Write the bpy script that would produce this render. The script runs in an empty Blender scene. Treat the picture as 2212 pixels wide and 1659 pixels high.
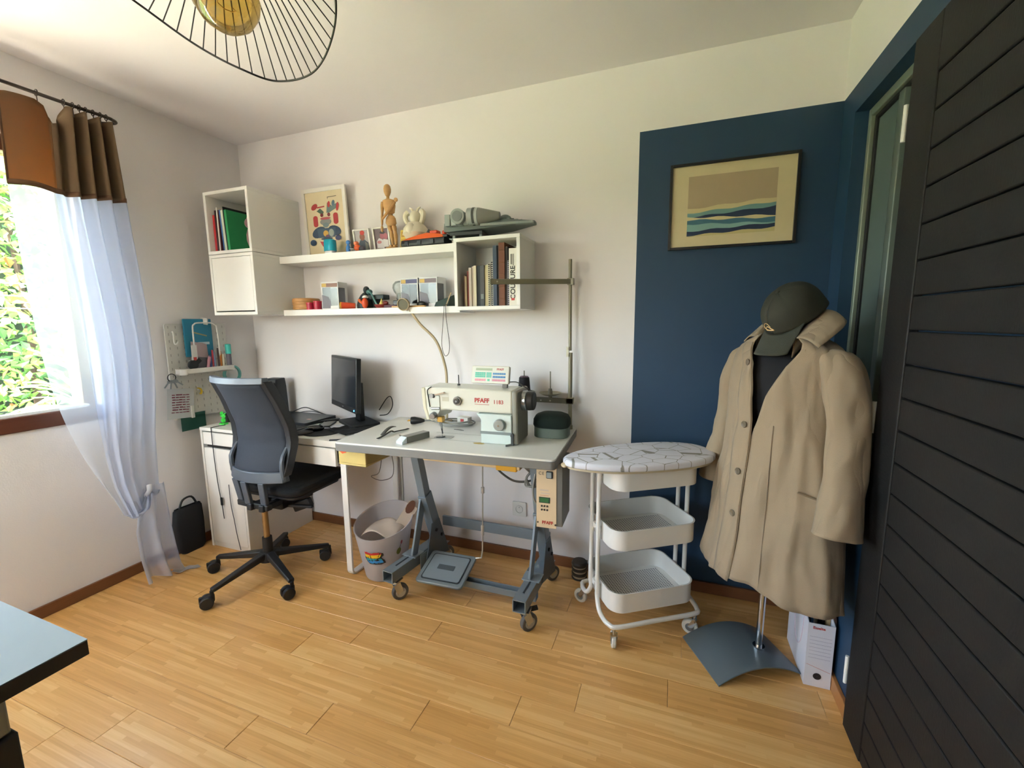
import bpy, bmesh, math, random
from mathutils import Matrix, Vector, noise
S = bpy.context.scene
COL = S.collection
PI = math.pi
rnd = random.Random(7)

# ---------------------------------------------------------------- camera, sky, lights, exposure
def set_camera():
    cd = bpy.data.cameras.new('camera'); co = bpy.data.objects.new('camera', cd); COL.objects.link(co)
    r = Vector((0.93776966, 0.34712575, -0.00958041)); u = Vector((-0.03930432, 0.13351232, 0.99026745)); f = Vector((-0.34502643, 0.92826622, -0.13884735))
    m = Matrix((r, u, -f)).transposed().to_4x4(); m.translation = (2.7283, -2.2385, 1.3481)
    co.matrix_world = m
    cd.sensor_width = 36; cd.lens = 945.64 / 2212 * 36; cd.clip_start = 0.02
    S.camera = co
set_camera()
W = 3.328; H = 2.51; FRONT = -3.75; ZB = 2.214; XB = 2.539
SKY_STRENGTH = 0.5; SUN_STRENGTH = 12.0
wd = bpy.data.worlds.new('sky'); S.world = wd; wd.use_nodes = True
nt = wd.node_tree; nt.nodes.clear()
sk = nt.nodes.new('ShaderNodeTexSky'); sk.sky_type = 'NISHITA'; sk.sun_disc = False; sk.sun_elevation = math.radians(50); sk.sun_rotation = math.radians(140); sk.air_density = 1.0; sk.dust_density = 2.5
hs = nt.nodes.new('ShaderNodeHueSaturation'); hs.inputs['Saturation'].default_value = 0.6
bgn = nt.nodes.new('ShaderNodeBackground'); bgn.inputs['Strength'].default_value = SKY_STRENGTH
on = nt.nodes.new('ShaderNodeOutputWorld')
nt.links.new(sk.outputs[0], hs.inputs['Color']); nt.links.new(hs.outputs[0], bgn.inputs['Color']); nt.links.new(bgn.outputs[0], on.inputs[0])
sl = bpy.data.lights.new('sun', 'SUN'); sl.energy = SUN_STRENGTH; sl.angle = math.radians(1.5); sl.color = (1.0, 0.94, 0.85)
so = bpy.data.objects.new('sun', sl); COL.objects.link(so)
so.rotation_euler = Vector((0.03, -0.42, 0.9)).to_track_quat('Z', 'Y').to_euler()   # the sun shines along the window wall and lights the garden
def portal(name, loc, rot, sx, sy):
    l = bpy.data.lights.new(name, 'AREA'); l.shape = 'RECTANGLE'; l.size = sx; l.size_y = sy
    l.cycles.is_portal = True
    o = bpy.data.objects.new(name, l); COL.objects.link(o); o.location = loc; o.rotation_euler = rot
portal('window_portal', (-0.2, -1.8, 1.545), (0, -PI/2, 0), 1.16, 1.78)
portal('fill_window_portal', (.8, FRONT-0.1, 1.5), (PI/2, 0, 0), 1.0, 1.15)
S.view_settings.view_transform = 'Standard'; S.view_settings.look = 'None'
S.view_settings.exposure = 3.38; S.view_settings.gamma = 1.0; S.view_settings.use_curve_mapping = False

# ---------------------------------------------------------------- materials
def lin(h):
    h = h.lstrip('#'); c = [int(h[i:i+2], 16)/255 for i in (0, 2, 4)]
    return tuple(x/12.92 if x <= .04045 else ((x+.055)/1.055)**2.4 for x in c) + (1,)
MATS = {}
def m(hx, rough=.5, metal=0.0, var=.06, scale=12.0, bump=0.0, bscale=None, stretch=(1, 1, 1), coat=0.0, sheen=0.0, spec=.5):
    key = (hx, rough, metal, var, scale, bump, bscale, stretch, coat, sheen, spec)
    if key in MATS: return MATS[key]
    ma = bpy.data.materials.new('paint_' + hx.strip('#')); ma.use_nodes = True
    n = ma.node_tree; b = n.nodes['Principled BSDF']; c = lin(hx)
    b.inputs['Roughness'].default_value = rough; b.inputs['Metallic'].default_value = metal
    b.inputs['Coat Weight'].default_value = coat; b.inputs['Sheen Weight'].default_value = sheen
    b.inputs['Specular IOR Level'].default_value = spec
    tc = n.nodes.new('ShaderNodeTexCoord'); mp = n.nodes.new('ShaderNodeMapping'); mp.inputs['Scale'].default_value = stretch
    n.links.new(tc.outputs['Object'], mp.inputs[0])
    nz = n.nodes.new('ShaderNodeTexNoise'); nz.inputs['Scale'].default_value = scale; nz.inputs['Detail'].default_value = 4
    n.links.new(mp.outputs[0], nz.inputs['Vector'])
    mx = n.nodes.new('ShaderNodeMix'); mx.data_type = 'RGBA'
    mx.inputs[6].default_value = tuple(max(0, x*(1-var)) for x in c[:3]) + (1,); mx.inputs[7].default_value = tuple(min(1, x*(1+var)) for x in c[:3]) + (1,)
    n.links.new(nz.outputs[0], mx.inputs[0]); n.links.new(mx.outputs[2], b.inputs['Base Color'])
    if bump:
        n2 = n.nodes.new('ShaderNodeTexNoise'); n2.inputs['Scale'].default_value = bscale or 200; n.links.new(mp.outputs[0], n2.inputs['Vector'])
        bp = n.nodes.new('ShaderNodeBump'); bp.inputs['Strength'].default_value = bump; bp.inputs['Distance'].default_value = .002
        n.links.new(n2.outputs[0], bp.inputs['Height']); n.links.new(bp.outputs[0], b.inputs['Normal'])
    MATS[key] = ma; return ma
def glass(name, tint, gl=.07, rough=.02):
    ma = bpy.data.materials.new(name); ma.use_nodes = True; n = ma.node_tree; n.nodes.clear()
    o = n.nodes.new('ShaderNodeOutputMaterial'); t = n.nodes.new('ShaderNodeBsdfTransparent'); t.inputs[0].default_value = lin(tint)
    g = n.nodes.new('ShaderNodeBsdfGlossy'); g.inputs['Roughness'].default_value = rough
    fr = n.nodes.new('ShaderNodeLayerWeight'); fr.inputs[0].default_value = .25
    mr = n.nodes.new('ShaderNodeMapRange'); mr.inputs[3].default_value = gl*.5; mr.inputs[4].default_value = min(1, gl*6)
    mx = n.nodes.new('ShaderNodeMixShader')
    n.links.new(fr.outputs['Fresnel'], mr.inputs[0]); n.links.new(mr.outputs[0], mx.inputs[0]); n.links.new(t.outputs[0], mx.inputs[1]); n.links.new(g.outputs[0], mx.inputs[2]); n.links.new(mx.outputs[0], o.inputs[0])
    return ma
def cloth(name, hx, transp, transl, diff_rough=1.0, hx2=None, wv=900):
    ma = bpy.data.materials.new(name); ma.use_nodes = True; n = ma.node_tree; n.nodes.clear()
    o = n.nodes.new('ShaderNodeOutputMaterial')
    d = n.nodes.new('ShaderNodeBsdfDiffuse'); t = n.nodes.new('ShaderNodeBsdfTranslucent'); p = n.nodes.new('ShaderNodeBsdfTransparent')
    t.inputs[0].default_value = lin(hx2 or hx)
    tc = n.nodes.new('ShaderNodeTexCoord'); nz = n.nodes.new('ShaderNodeTexNoise'); nz.inputs['Scale'].default_value = wv
    n.links.new(tc.outputs['Object'], nz.inputs[0])
    c = lin(hx); mx0 = n.nodes.new('ShaderNodeMix'); mx0.data_type = 'RGBA'
    mx0.inputs[6].default_value = tuple(x*.92 for x in c[:3]) + (1,); mx0.inputs[7].default_value = c
    n.links.new(nz.outputs[0], mx0.inputs[0]); n.links.new(mx0.outputs[2], d.inputs[0])
    a = n.nodes.new('ShaderNodeMixShader'); a.inputs[0].default_value = transl; n.links.new(d.outputs[0], a.inputs[1]); n.links.new(t.outputs[0], a.inputs[2])
    b = n.nodes.new('ShaderNodeMixShader'); b.inputs[0].default_value = transp; n.links.new(a.outputs[0], b.inputs[1]); n.links.new(p.outputs[0], b.inputs[2])
    n.links.new(b.outputs[0], o.inputs[0]); return ma
def wrinkled(name, hx, k=.6):
    ma = bpy.data.materials.new(name); ma.use_nodes = True; n = ma.node_tree; b = n.nodes['Principled BSDF']
    b.inputs['Roughness'].default_value = .85; b.inputs['Sheen Weight'].default_value = .1; c = lin(hx); L = n.links.new
    tc = n.nodes.new('ShaderNodeTexCoord'); mp = n.nodes.new('ShaderNodeMapping'); mp.inputs['Scale'].default_value = (1, 1, .32); mp.inputs['Rotation'].default_value = (.3, .25, 0); L(tc.outputs['Object'], mp.inputs[0])
    n1 = n.nodes.new('ShaderNodeTexNoise'); n1.inputs['Scale'].default_value = 6; n1.inputs['Detail'].default_value = 2; n1.inputs['Distortion'].default_value = .8; L(mp.outputs[0], n1.inputs['Vector'])
    r = n.nodes.new('ShaderNodeMath'); r.operation = 'SUBTRACT'; r.inputs[1].default_value = .5; L(n1.outputs[0], r.inputs[0]); a = n.nodes.new('ShaderNodeMath'); a.operation = 'ABSOLUTE'; L(r.outputs[0], a.inputs[0])
    pw = n.nodes.new('ShaderNodeMath'); pw.operation = 'POWER'; pw.inputs[1].default_value = .85; L(a.outputs[0], pw.inputs[0])
    b1 = n.nodes.new('ShaderNodeBump'); b1.inputs['Strength'].default_value = k; b1.inputs['Distance'].default_value = .028; L(pw.outputs[0], b1.inputs['Height'])
    n2 = n.nodes.new('ShaderNodeTexNoise'); n2.inputs['Scale'].default_value = 450; L(tc.outputs['Object'], n2.inputs['Vector'])
    b2 = n.nodes.new('ShaderNodeBump'); b2.inputs['Strength'].default_value = .25; b2.inputs['Distance'].default_value = .002; L(n2.outputs[0], b2.inputs['Height']); L(b1.outputs[0], b2.inputs['Normal']); L(b2.outputs[0], b.inputs['Normal'])
    mx = n.nodes.new('ShaderNodeMix'); mx.data_type = 'RGBA'; mx.inputs[6].default_value = tuple(x*.94 for x in c[:3]) + (1,); mx.inputs[7].default_value = tuple(x*1.05 for x in c[:3]) + (1,); L(n2.outputs[0], mx.inputs[0]); L(mx.outputs[2], b.inputs['Base Color'])
    return ma
def emit(name, hx, s):
    ma = bpy.data.materials.new(name); ma.use_nodes = True; b = ma.node_tree.nodes['Principled BSDF']
    b.inputs['Base Color'].default_value = lin(hx); b.inputs['Emission Color'].default_value = lin(hx); b.inputs['Emission Strength'].default_value = s; return ma
def plank_material():
    ma = bpy.data.materials.new('bamboo_parquet'); ma.use_nodes = True; n = ma.node_tree; b = n.nodes['Principled BSDF']
    N = n.nodes.new; L = n.links.new
    tc = N('ShaderNodeTexCoord'); oi = N('ShaderNodeObjectInfo')
    sep = N('ShaderNodeSeparateXYZ'); L(tc.outputs['Object'], sep.inputs[0])
    def math_(op, a, bb=None, **k):
        q = N('ShaderNodeMath'); q.operation = op
        for i, v in enumerate((a, bb)):
            if v is None: continue
            if isinstance(v, (int, float)): q.inputs[i].default_value = v
            else: L(v, q.inputs[i])
        return q.outputs[0]
    strip = math_('FLOOR', math_('DIVIDE', sep.outputs[1], .0143))
    wn = N('ShaderNodeTexWhiteNoise'); wn.noise_dimensions = '2D'
    cb = N('ShaderNodeCombineXYZ'); L(strip, cb.inputs[0]); L(math_('MULTIPLY', oi.outputs['Random'], 91.0), cb.inputs[1]); L(cb.outputs[0], wn.inputs['Vector'])
    seg = math_('FLOOR', math_('ADD', math_('DIVIDE', sep.outputs[0], .33), math_('MULTIPLY', wn.outputs['Value'], 7.0)))
    wn2 = N('ShaderNodeTexWhiteNoise'); wn2.noise_dimensions = '3D'
    cb2 = N('ShaderNodeCombineXYZ'); L(strip, cb2.inputs[0]); L(seg, cb2.inputs[1]); L(math_('MULTIPLY', oi.outputs['Random'], 57.0), cb2.inputs[2]); L(cb2.outputs[0], wn2.inputs['Vector'])
    mp = N('ShaderNodeMapping'); mp.inputs['Scale'].default_value = (5, 190, 1); L(tc.outputs['Object'], mp.inputs[0])
    ad = N('ShaderNodeVectorMath'); ad.operation = 'ADD'; L(mp.outputs[0], ad.inputs[0]); L(cb2.outputs[0], ad.inputs[1])
    nz = N('ShaderNodeTexNoise'); nz.inputs['Scale'].default_value = 1.0; nz.inputs['Detail'].default_value = 5; L(ad.outputs[0], nz.inputs['Vector'])
    v = math_('ADD', math_('MULTIPLY', wn2.outputs['Value'], .35), math_('MULTIPLY', nz.outputs[0], .5))
    v = math_('ADD', v, math_('MULTIPLY', oi.outputs['Random'], .22))
    cr = N('ShaderNodeValToRGB'); e = cr.color_ramp.elements
    e[0].position = .2; e[0].color = lin('#c99450'); e[1].position = .95; e[1].color = lin('#f2c988')
    k = e.new(.55); k.color = lin('#deaa66')
    L(v, cr.inputs[0]); L(cr.outputs[0], b.inputs['Base Color'])
    b.inputs['Roughness'].default_value = .34; b.inputs['Coat Weight'].default_value = .3; b.inputs['Coat Roughness'].default_value = .28
    bp = N('ShaderNodeBump'); bp.inputs['Strength'].default_value = .06; bp.inputs['Distance'].default_value = .001; L(nz.outputs[0], bp.inputs['Height']); L(bp.outputs[0], b.inputs['Normal'])
    return ma

# ---------------------------------------------------------------- mesh builder
FR = {}
class B:
    def __init__(s): s.v = []; s.f = []; s.mi = []
    def add(s, vs, fs, k=0):
        o = len(s.v); s.v += [tuple(x) for x in vs]; s.f += [tuple(i+o for i in f) for f in fs]; s.mi += [k]*len(fs); return s
    def box(s, x0, y0, z0, x1, y1, z1, k=0, M=None):
        vs = [Vector(p) for p in ((x0,y0,z0),(x1,y0,z0),(x1,y1,z0),(x0,y1,z0),(x0,y0,z1),(x1,y0,z1),(x1,y1,z1),(x0,y1,z1))]
        if M is not None: vs = [M @ p for p in vs]
        return s.add(vs, [(0,3,2,1),(4,5,6,7),(0,1,5,4),(1,2,6,5),(2,3,7,6),(3,0,4,7)], k)
    def bar(s, p0, p1, w, d, k=0, side=None, w1=None, d1=None):
        p0, p1 = Vector(p0), Vector(p1); t = (p1-p0).normalized()
        a = Vector(side) if side else (Vector((0,0,1)) if abs(t.z) < .9 else Vector((1,0,0)))
        a = (a - t*a.dot(t)).normalized(); b = t.cross(a)
        w1 = w if w1 is None else w1; d1 = d if d1 is None else d1
        vs = [p0 + a*(i*w/2) + b*(j*d/2) for i, j in ((-1,-1),(1,-1),(1,1),(-1,1))] + [p1 + a*(i*w1/2) + b*(j*d1/2) for i, j in ((-1,-1),(1,-1),(1,1),(-1,1))]
        return s.add(vs, [(0,3,2,1),(4,5,6,7),(0,1,5,4),(1,2,6,5),(2,3,7,6),(3,0,4,7)], k)
    def rings(s, rs, k=0, caps=(1, 1), close=True, loop=False):
        o = len(s.v); n = len(rs[0]); fs = []
        for r in rs: s.v += [tuple(p) for p in r]
        cnt = len(rs)
        for i in range(cnt if loop else cnt-1):
            a = o+i*n; b = o+((i+1) % cnt)*n
            for j in range(n if close else n-1):
                j2 = (j+1) % n; fs.append((a+j, a+j2, b+j2, b+j))
        if caps[0] and not loop: fs.append(tuple(o+j for j in reversed(range(n))))
        if caps[1] and not loop: fs.append(tuple(o+(cnt-1)*n+j for j in range(n)))
        s.f += fs; s.mi += [k]*len(fs); return s
    def cyl(s, p0, p1, r0, r1=None, n=16, k=0, caps=(1, 1)):
        p0, p1 = Vector(p0), Vector(p1); r1 = r0 if r1 is None else r1; t = (p1-p0).normalized()
        a = t.orthogonal().normalized(); b = t.cross(a)
        return s.rings([[p + a*(r*math.cos(2*PI*i/n)) + b*(r*math.sin(2*PI*i/n)) for i in range(n)] for p, r in ((p0, r0), (p1, r1))], k, caps)
    def tube(s, pts, r, n=8, k=0, closed=False, sub=0):
        P = [Vector(p) for p in pts]
        if sub: P = spline(P, sub, closed)
        N = len(P); rs = []; a = None
        rad = r if isinstance(r, (list, tuple)) else [r]*N
        if len(rad) != N: rad = [rad[0] + (rad[-1]-rad[0])*i/(N-1) for i in range(N)]
        for i in range(N):
            if closed: t = (P[(i+1) % N] - P[i-1]).normalized()
            else: t = (P[min(i+1, N-1)] - P[max(i-1, 0)]).normalized()
            if a is None: a = t.orthogonal().normalized()
            a = (a - t*a.dot(t)).normalized(); b = t.cross(a)
            rs.append([P[i] + a*(rad[i]*math.cos(2*PI*j/n)) + b*(rad[i]*math.sin(2*PI*j/n)) for j in range(n)])
        return s.rings(rs, k, loop=closed)
    def lathe(s, prof, c=(0, 0, 0), n=24, k=0, M=None, caps=(0, 0)):
        c = Vector(c); rs = []
        for r, z in prof:
            ring = [Vector((r*math.cos(2*PI*i/n), r*math.sin(2*PI*i/n), z)) for i in range(n)]
            rs.append([(M @ p if M is not None else p) + c for p in ring])
        return s.rings(rs, k, caps)
    def ball(s, c, r, n=14, k=0, M=None, lo=-1.0, hi=1.0):
        rx, ry, rz = (r, r, r) if isinstance(r, (int, float)) else r
        q = max(5, n//2); prof = [(math.cos(t), math.sin(t)) for t in [(-PI/2*1.0 + PI*i/q) for i in range(q+1)]]
        prof = [(max(a, 1e-4), max(lo, min(hi, b))) for a, b in prof]
        D = Matrix.Diagonal((rx, ry, rz)).to_4x4()
        return s.lathe(prof, c, n, k, (M @ D if M is not None else D), (1, 1))
    def prism(s, poly, h0, h1, f=None, k=0):
        f = f or (lambda x, y, z: (x, y, z)); n = len(poly)
        return s.rings([[f(x, y, h) for x, y in poly] for h in (h0, h1)], k)
    def grid(s, nu, nv, fn, k=0, closeu=False):
        o = len(s.v)
        for j in range(nv+1):
            for i in range(nu + (0 if closeu else 1)): s.v.append(tuple(fn(i/nu, j/nv)))
        w = nu + (0 if closeu else 1); fs = []
        for j in range(nv):
            for i in range(nu):
                i2 = (i+1) % w; fs.append((o+j*w+i, o+j*w+i2, o+(j+1)*w+i2, o+(j+1)*w+i))
        s.f += fs; s.mi += [k]*len(fs); return s
    def build(s, name, mats, parent=None, w=0, smooth=35, bevel=0, bseg=2, solid=0, sub=0, label=None, cat=None, group=None, kind=None, origin=None, soff=0):
        me = bpy.data.meshes.new(name)
        mats = mats if isinstance(mats, (list, tuple)) else [mats]
        vs = s.v
        if parent is not None and w:
            I = FR[parent.name].inverted(); vs = [tuple(I @ Vector(p)) for p in vs]
        if origin is not None: vs = [tuple(Vector(p) - Vector(origin)) for p in vs]
        me.from_pydata(vs, [], s.f)
        for x in mats: me.materials.append(x)
        me.polygons.foreach_set('material_index', s.mi)
        bm = bmesh.new(); bm.from_mesh(me); bmesh.ops.recalc_face_normals(bm, faces=bm.faces); bm.to_mesh(me); bm.free()
        if smooth:
            me.polygons.foreach_set('use_smooth', [True]*len(me.polygons)); me.set_sharp_from_angle(angle=math.radians(smooth))
        o = bpy.data.objects.new(name, me); COL.objects.link(o)
        if parent is not None: o.parent = parent; FR[o.name] = FR[parent.name]
        else:
            o.location = origin or (0, 0, 0); FR[o.name] = Matrix.Translation(origin or (0, 0, 0))
        if solid:
            q = o.modifiers.new('thick', 'SOLIDIFY'); q.thickness = solid; q.offset = soff
        if bevel:
            q = o.modifiers.new('bevel', 'BEVEL'); q.width = bevel; q.segments = bseg; q.limit_method = 'ANGLE'; q.angle_limit = math.radians(40)
        if sub:
            q = o.modifiers.new('sub', 'SUBSURF'); q.levels = sub; q.render_levels = sub
        tag(o, label, cat, group, kind); return o
def tag(o, label=None, cat=None, group=None, kind=None):
    for k, v in (('label', label), ('category', cat), ('group', group), ('kind', kind)):
        if v: o[k] = v
    return o
def thing(name, label, cat, loc=(0, 0, 0), rot=(0, 0, 0), group=None):
    o = bpy.data.objects.new(name, None); COL.objects.link(o); o.empty_display_size = .05
    if isinstance(rot, (int, float)): rot = (0, 0, rot)
    o.location = loc; o.rotation_euler = rot
    from mathutils import Euler
    FR[o.name] = Matrix.LocRotScale(Vector(loc), Euler(rot), None)
    return tag(o, label, cat, group)
def copy_tree(o, parent=None):
    c = o.copy(); COL.objects.link(c); c.parent = parent; FR[c.name] = FR[o.name]
    for ch in list(o.children): copy_tree(ch, c)
    return c
def spline(P, sub, closed=False):
    P = [Vector(p) for p in P]; N = len(P); out = []
    for i in range(N if closed else N-1):
        g = (lambda j: P[j % N]) if closed else (lambda j: P[max(0, min(N-1, j))])
        a, b, c, d = g(i-1), g(i), g(i+1), g(i+2)
        for t in range(sub):
            t /= sub; out.append(.5*((2*b) + (c-a)*t + (2*a-5*b+4*c-d)*t*t + (3*b-a-3*c+d)*t**3))
    if not closed: out.append(P[-1])
    return out
def rrect(hx, hy, r, n=5, cx=0, cy=0):
    out = []
    for sx, sy, a in ((1, 1, 0), (-1, 1, 90), (-1, -1, 180), (1, -1, 270)):
        for i in range(n+1):
            t = math.radians(a + 90*i/n); out.append((cx + sx*(hx-r) + r*math.cos(t), cy + sy*(hy-r) + r*math.sin(t)))
    return out
def text(s, size, parent, mat, M, name='lettering', ext=.0004, align='CENTER', w=0, bold=0, sx=1.0, space=1.0):
    c = bpy.data.curves.new(name, 'FONT'); c.body = s; c.size = size; c.extrude = ext; c.align_x = align; c.align_y = 'CENTER'; c.offset = bold; c.resolution_u = 3; c.space_character = space
    tmp = bpy.data.objects.new(name, c); COL.objects.link(tmp); bpy.context.view_layer.update()
    me = bpy.data.meshes.new_from_object(tmp.evaluated_get(bpy.context.evaluated_depsgraph_get())); bpy.data.objects.remove(tmp); bpy.data.curves.remove(c)
    me.materials.clear(); me.materials.append(mat); me.name = name
    o = bpy.data.objects.new(name, me); COL.objects.link(o)
    if parent is not None:
        if w: M = FR[parent.name].inverted() @ M
        o.parent = parent; FR[o.name] = FR[parent.name]
    o.matrix_local = M @ Matrix.Diagonal((sx, 1, 1, 1)); return o
def face_m(loc, right, up):
    r = Vector(right).normalized(); u = Vector(up).normalized(); n = r.cross(u)
    mm = Matrix((r, u, n)).transposed().to_4x4(); mm.translation = loc; return mm
def ell(cx, cy, rx, ry, n=14, a=0):
    return [(cx + rx*math.cos(2*PI*i/n)*math.cos(a) - ry*math.sin(2*PI*i/n)*math.sin(a), cy + rx*math.cos(2*PI*i/n)*math.sin(a) + ry*math.sin(2*PI*i/n)*math.cos(a)) for i in range(n)]

WHITE = m('#e9e7e3', .35); WALLW = m('#e6e1e0', .85, var=.015, scale=3, bump=.15, bscale=160); CEIL = m('#e3dede', .9, var=.015, scale=2, bump=.12, bscale=120)
BLUE = m('#1f3d58', .55, var=.03, scale=4, bump=.1, bscale=160); WOODBB = m('#6b4327', .5, var=.18, scale=8, stretch=(1.5, 1.5, 25))
BLACK = m('#17181a', .45); DARK = m('#25272b', .5); CHROME = m('#c9ccd0', .12, 1.0, var=.01); STEEL = m('#9aa0a4', .35, .9, var=.03)
RUB = m('#1b1b1d', .7)
# ---------------------------------------------------------------- the room
# floor: dark bed + one object per parquet board
fl = B().box(-.1, FRONT-.1, -.08, W+.1, .1, -.011).build('floor', m('#4a3018', .7), kind='structure')
pm = plank_material()
cache = {}
known = {4: 2.298, 5: 1.785, 6: 1.48, 7: 1.285, 8: 1.95, 9: 1.63, 10: 1.42}
def plank(x0, x1, y0, y1):
    L, Wd = round(x1-x0, 3), round(y1-y0, 3)
    if (L, Wd) not in cache:
        b = B(); e = .0012
        b.rings([[(-L/2, -Wd/2, -.011), (L/2, -Wd/2, -.011), (L/2, Wd/2, -.011), (-L/2, Wd/2, -.011)], [(-L/2, -Wd/2, -e), (L/2, -Wd/2, -e), (L/2, Wd/2, -e), (-L/2, Wd/2, -e)],
                 [(-L/2+e, -Wd/2+e, 0), (L/2-e, -Wd/2+e, 0), (L/2-e, Wd/2-e, 0), (-L/2+e, Wd/2-e, 0)]], caps=(0, 1))
        o = b.build('plank', pm, fl, smooth=0); cache[(L, Wd)] = o
    else:
        o = cache[(L, Wd)].copy(); COL.objects.link(o); o.parent = fl
    o.location = ((x0+x1)/2, (y0+y1)/2, rnd.uniform(-.0003, .0003))
for k in range(0, 29):
    y1 = .0044 - .1286*k; y0 = y1 - .1286 + .0006; y1 = min(y1, -.002)
    xs = known.get(k, rnd.uniform(.3, 1.2)) % .97; edges = [0.003]
    while xs < W-.02:
        if xs > .03: edges.append(xs)
        xs += .97
    edges.append(W-.003)
    for a, c in zip(edges, edges[1:]): plank(a, c-.0006, y0, y1)
B().box(-.25, FRONT-.25, H, W+.25, .2, H+.15).build('ceiling', CEIL, kind='structure')
# back wall: white with a blue painted panel at its right end (flat paint, exact edges)
b = B(); b.box(-.25, .012, -.08, W+.25, .2, H+.1, 0)
b.box(-.25, 0, -.08, XB, .012, H+.05, 0); b.box(XB, 0, ZB, W+.25, .012, H+.05, 0); b.box(XB, 0, -.08, W+.25, .012, ZB, 1)
b.build('wall_back', [WALLW, BLUE], kind='structure', smooth=0)
WY0, WY1, WZ0, WZ1 = -2.7, -.905, .955, 2.13
b = B(); b.box(-.25, FRONT-.2, -.08, 0, WY0, H+.05); b.box(-.25, WY1, -.08, 0, .05, H+.05); b.box(-.25, WY0, -.08, 0, WY1, WZ0-.07); b.box(-.25, WY0, WZ1+.05, 0, WY1, H+.05)
b.build('wall_left', WALLW, kind='structure', smooth=0)
# right wall with a recess for the interior window
RY0, RY1, RZ0, RZ1 = -.652, -.135, .86, 2.115
b = B()
b.box(W, RY1, -.08, W+.2, .1, ZB, 1); b.box(W, FRONT-.2, -.08, W+.2, RY0, ZB, 1); b.box(W, RY0, -.08, W+.2, RY1, RZ0, 1); b.box(W, RY0, RZ1, W+.2, RY1, ZB, 1)
b.box(W, FRONT-.2, ZB, W+.2, .1, H+.05, 0); b.box(W+.1, RY0, RZ0, W+.2, RY1, RZ1, 1)
b.build('wall_right', [WALLW, BLUE], kind='structure', smooth=0)
# front wall behind the camera with an unseen window added for fill light
GX0, GX1, GZ0, GZ1 = .3, 1.3, .92, 2.08
b = B(); b.box(-.1, FRONT-.2, -.08, GX0, FRONT, H+.05).box(GX1, FRONT-.2, -.08, W+.1, FRONT, H+.05).box(GX0, FRONT-.2, GZ1, GX1, FRONT, H+.05).box(GX0, FRONT-.2, -.08, GX1, FRONT, GZ0)
b.build('wall_front', WALLW, kind='structure', smooth=0)
w3 = tag(thing('fill_window', None, None, (.9, FRONT-.1, GZ0)), kind='structure')
b = B()
for x0, x1 in ((GX0, GX0+.05), (GX1-.05, GX1)): b.box(x0, FRONT-.14, GZ0, x1, FRONT-.08, GZ1)
b.box(GX0+.05, FRONT-.14, GZ1-.05, GX1-.05, FRONT-.08, GZ1).box(GX0+.05, FRONT-.14, GZ0, GX1-.05, FRONT-.08, GZ0+.05)
b.build('window_frame', m('#6b4327', .5), w3, w=1)
GL = glass('window_glass', '#f6faf8')
B().box(GX0+.05, FRONT-.113, GZ0+.05, GX1-.05, FRONT-.107, GZ1-.05).build('pane', GL, w3, w=1, smooth=0)
# baseboards
bb = m('#754a2c', .45, var=.15, scale=6, stretch=(3, 3, 30))
B().box(0.001, -.014, .001, W-.001, -.0005, .058).build('baseboard_back', bb, kind='structure', bevel=.002)
B().box(.0005, FRONT+.01, .001, .014, -.016, .058).build('baseboard_left', bb, kind='structure', bevel=.002)
B().box(W-.014, -.648, .001, W-.0005, -.016, .058).build('baseboard_right', m('#a8713f', .45, var=.12, scale=6, stretch=(3, 3, 30)), kind='structure', bevel=.002)
# window_1: brown wooden frame and single big pane in the left wall
w1 = tag(thing('window_1', None, None, (-.1, -1.8, WZ0)), kind='structure')
WB = m('#5c3220', .4, var=.2, scale=5, stretch=(1, 1, 14), coat=.2)
b = B(); b.box(-.14, WY0, WZ0-.07, .012, WY1, WZ0); b.box(-.14, WY0, WZ1-.02, -.04, WY1, WZ1+.05); b.box(-.14, WY1-.05, WZ0, -.04, WY1, WZ1-.02); b.box(-.14, WY0, WZ0, -.04, WY0+.05, WZ1-.02)
b.build('window_frame', WB, w1, w=1, bevel=.004)
B().box(-.1, WY0+.05, WZ0, -.094, WY1-.05, WZ1-.02).build('pane', GL, w1, w=1, smooth=0)
B().box(-.04, WY0+.05, WZ0, -.0, WY1-.05, WZ0+.012).build('window_sill', m('#f0eee8', .3), w1, w=1)
# window_2: grey metal framed interior window in the recess of the right wall
w2 = tag(thing('window_2', None, None, (W+.07, -.39, RZ0)), kind='structure')
MG = m('#8d9789', .4, .3); PG = m('#5f6e69', .25, var=.04, scale=3)
b = B(); fx0, fx1 = W+.043, W+.075
def strip(y0, y1, z0, z1, dx=0, mat=MG, nm='frame_bar'): B().box(fx0+dx, y0, z0, fx1, y1, z1).build(nm, mat, w2, w=1, bevel=.003)
strip(-.16, -.136, RZ0, RZ1-.001); strip(RY0, -.16, RZ1-.03, RZ1-.001); strip(RY0, -.16, RZ0, RZ0+.03)
strip(-.178, -.162, RZ0+.03, RZ1-.03, .012, RUB, 'seal'); strip(RY0, -.178, RZ1-.045, RZ1-.03, .012, RUB, 'seal')
strip(-.345, -.178, RZ0+.03, RZ1-.045, .02, PG, 'pane'); strip(-.372, -.345, RZ0+.03, RZ1-.045, .012, m('#2d3a38', .4), 'seal')
strip(-.41, -.372, RZ0+.03, RZ1-.045, .004, m('#6b7670', .4, .3), 'frame_bar'); strip(RY0, -.41, RZ0+.03, RZ1-.045, .02, PG, 'pane')
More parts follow.
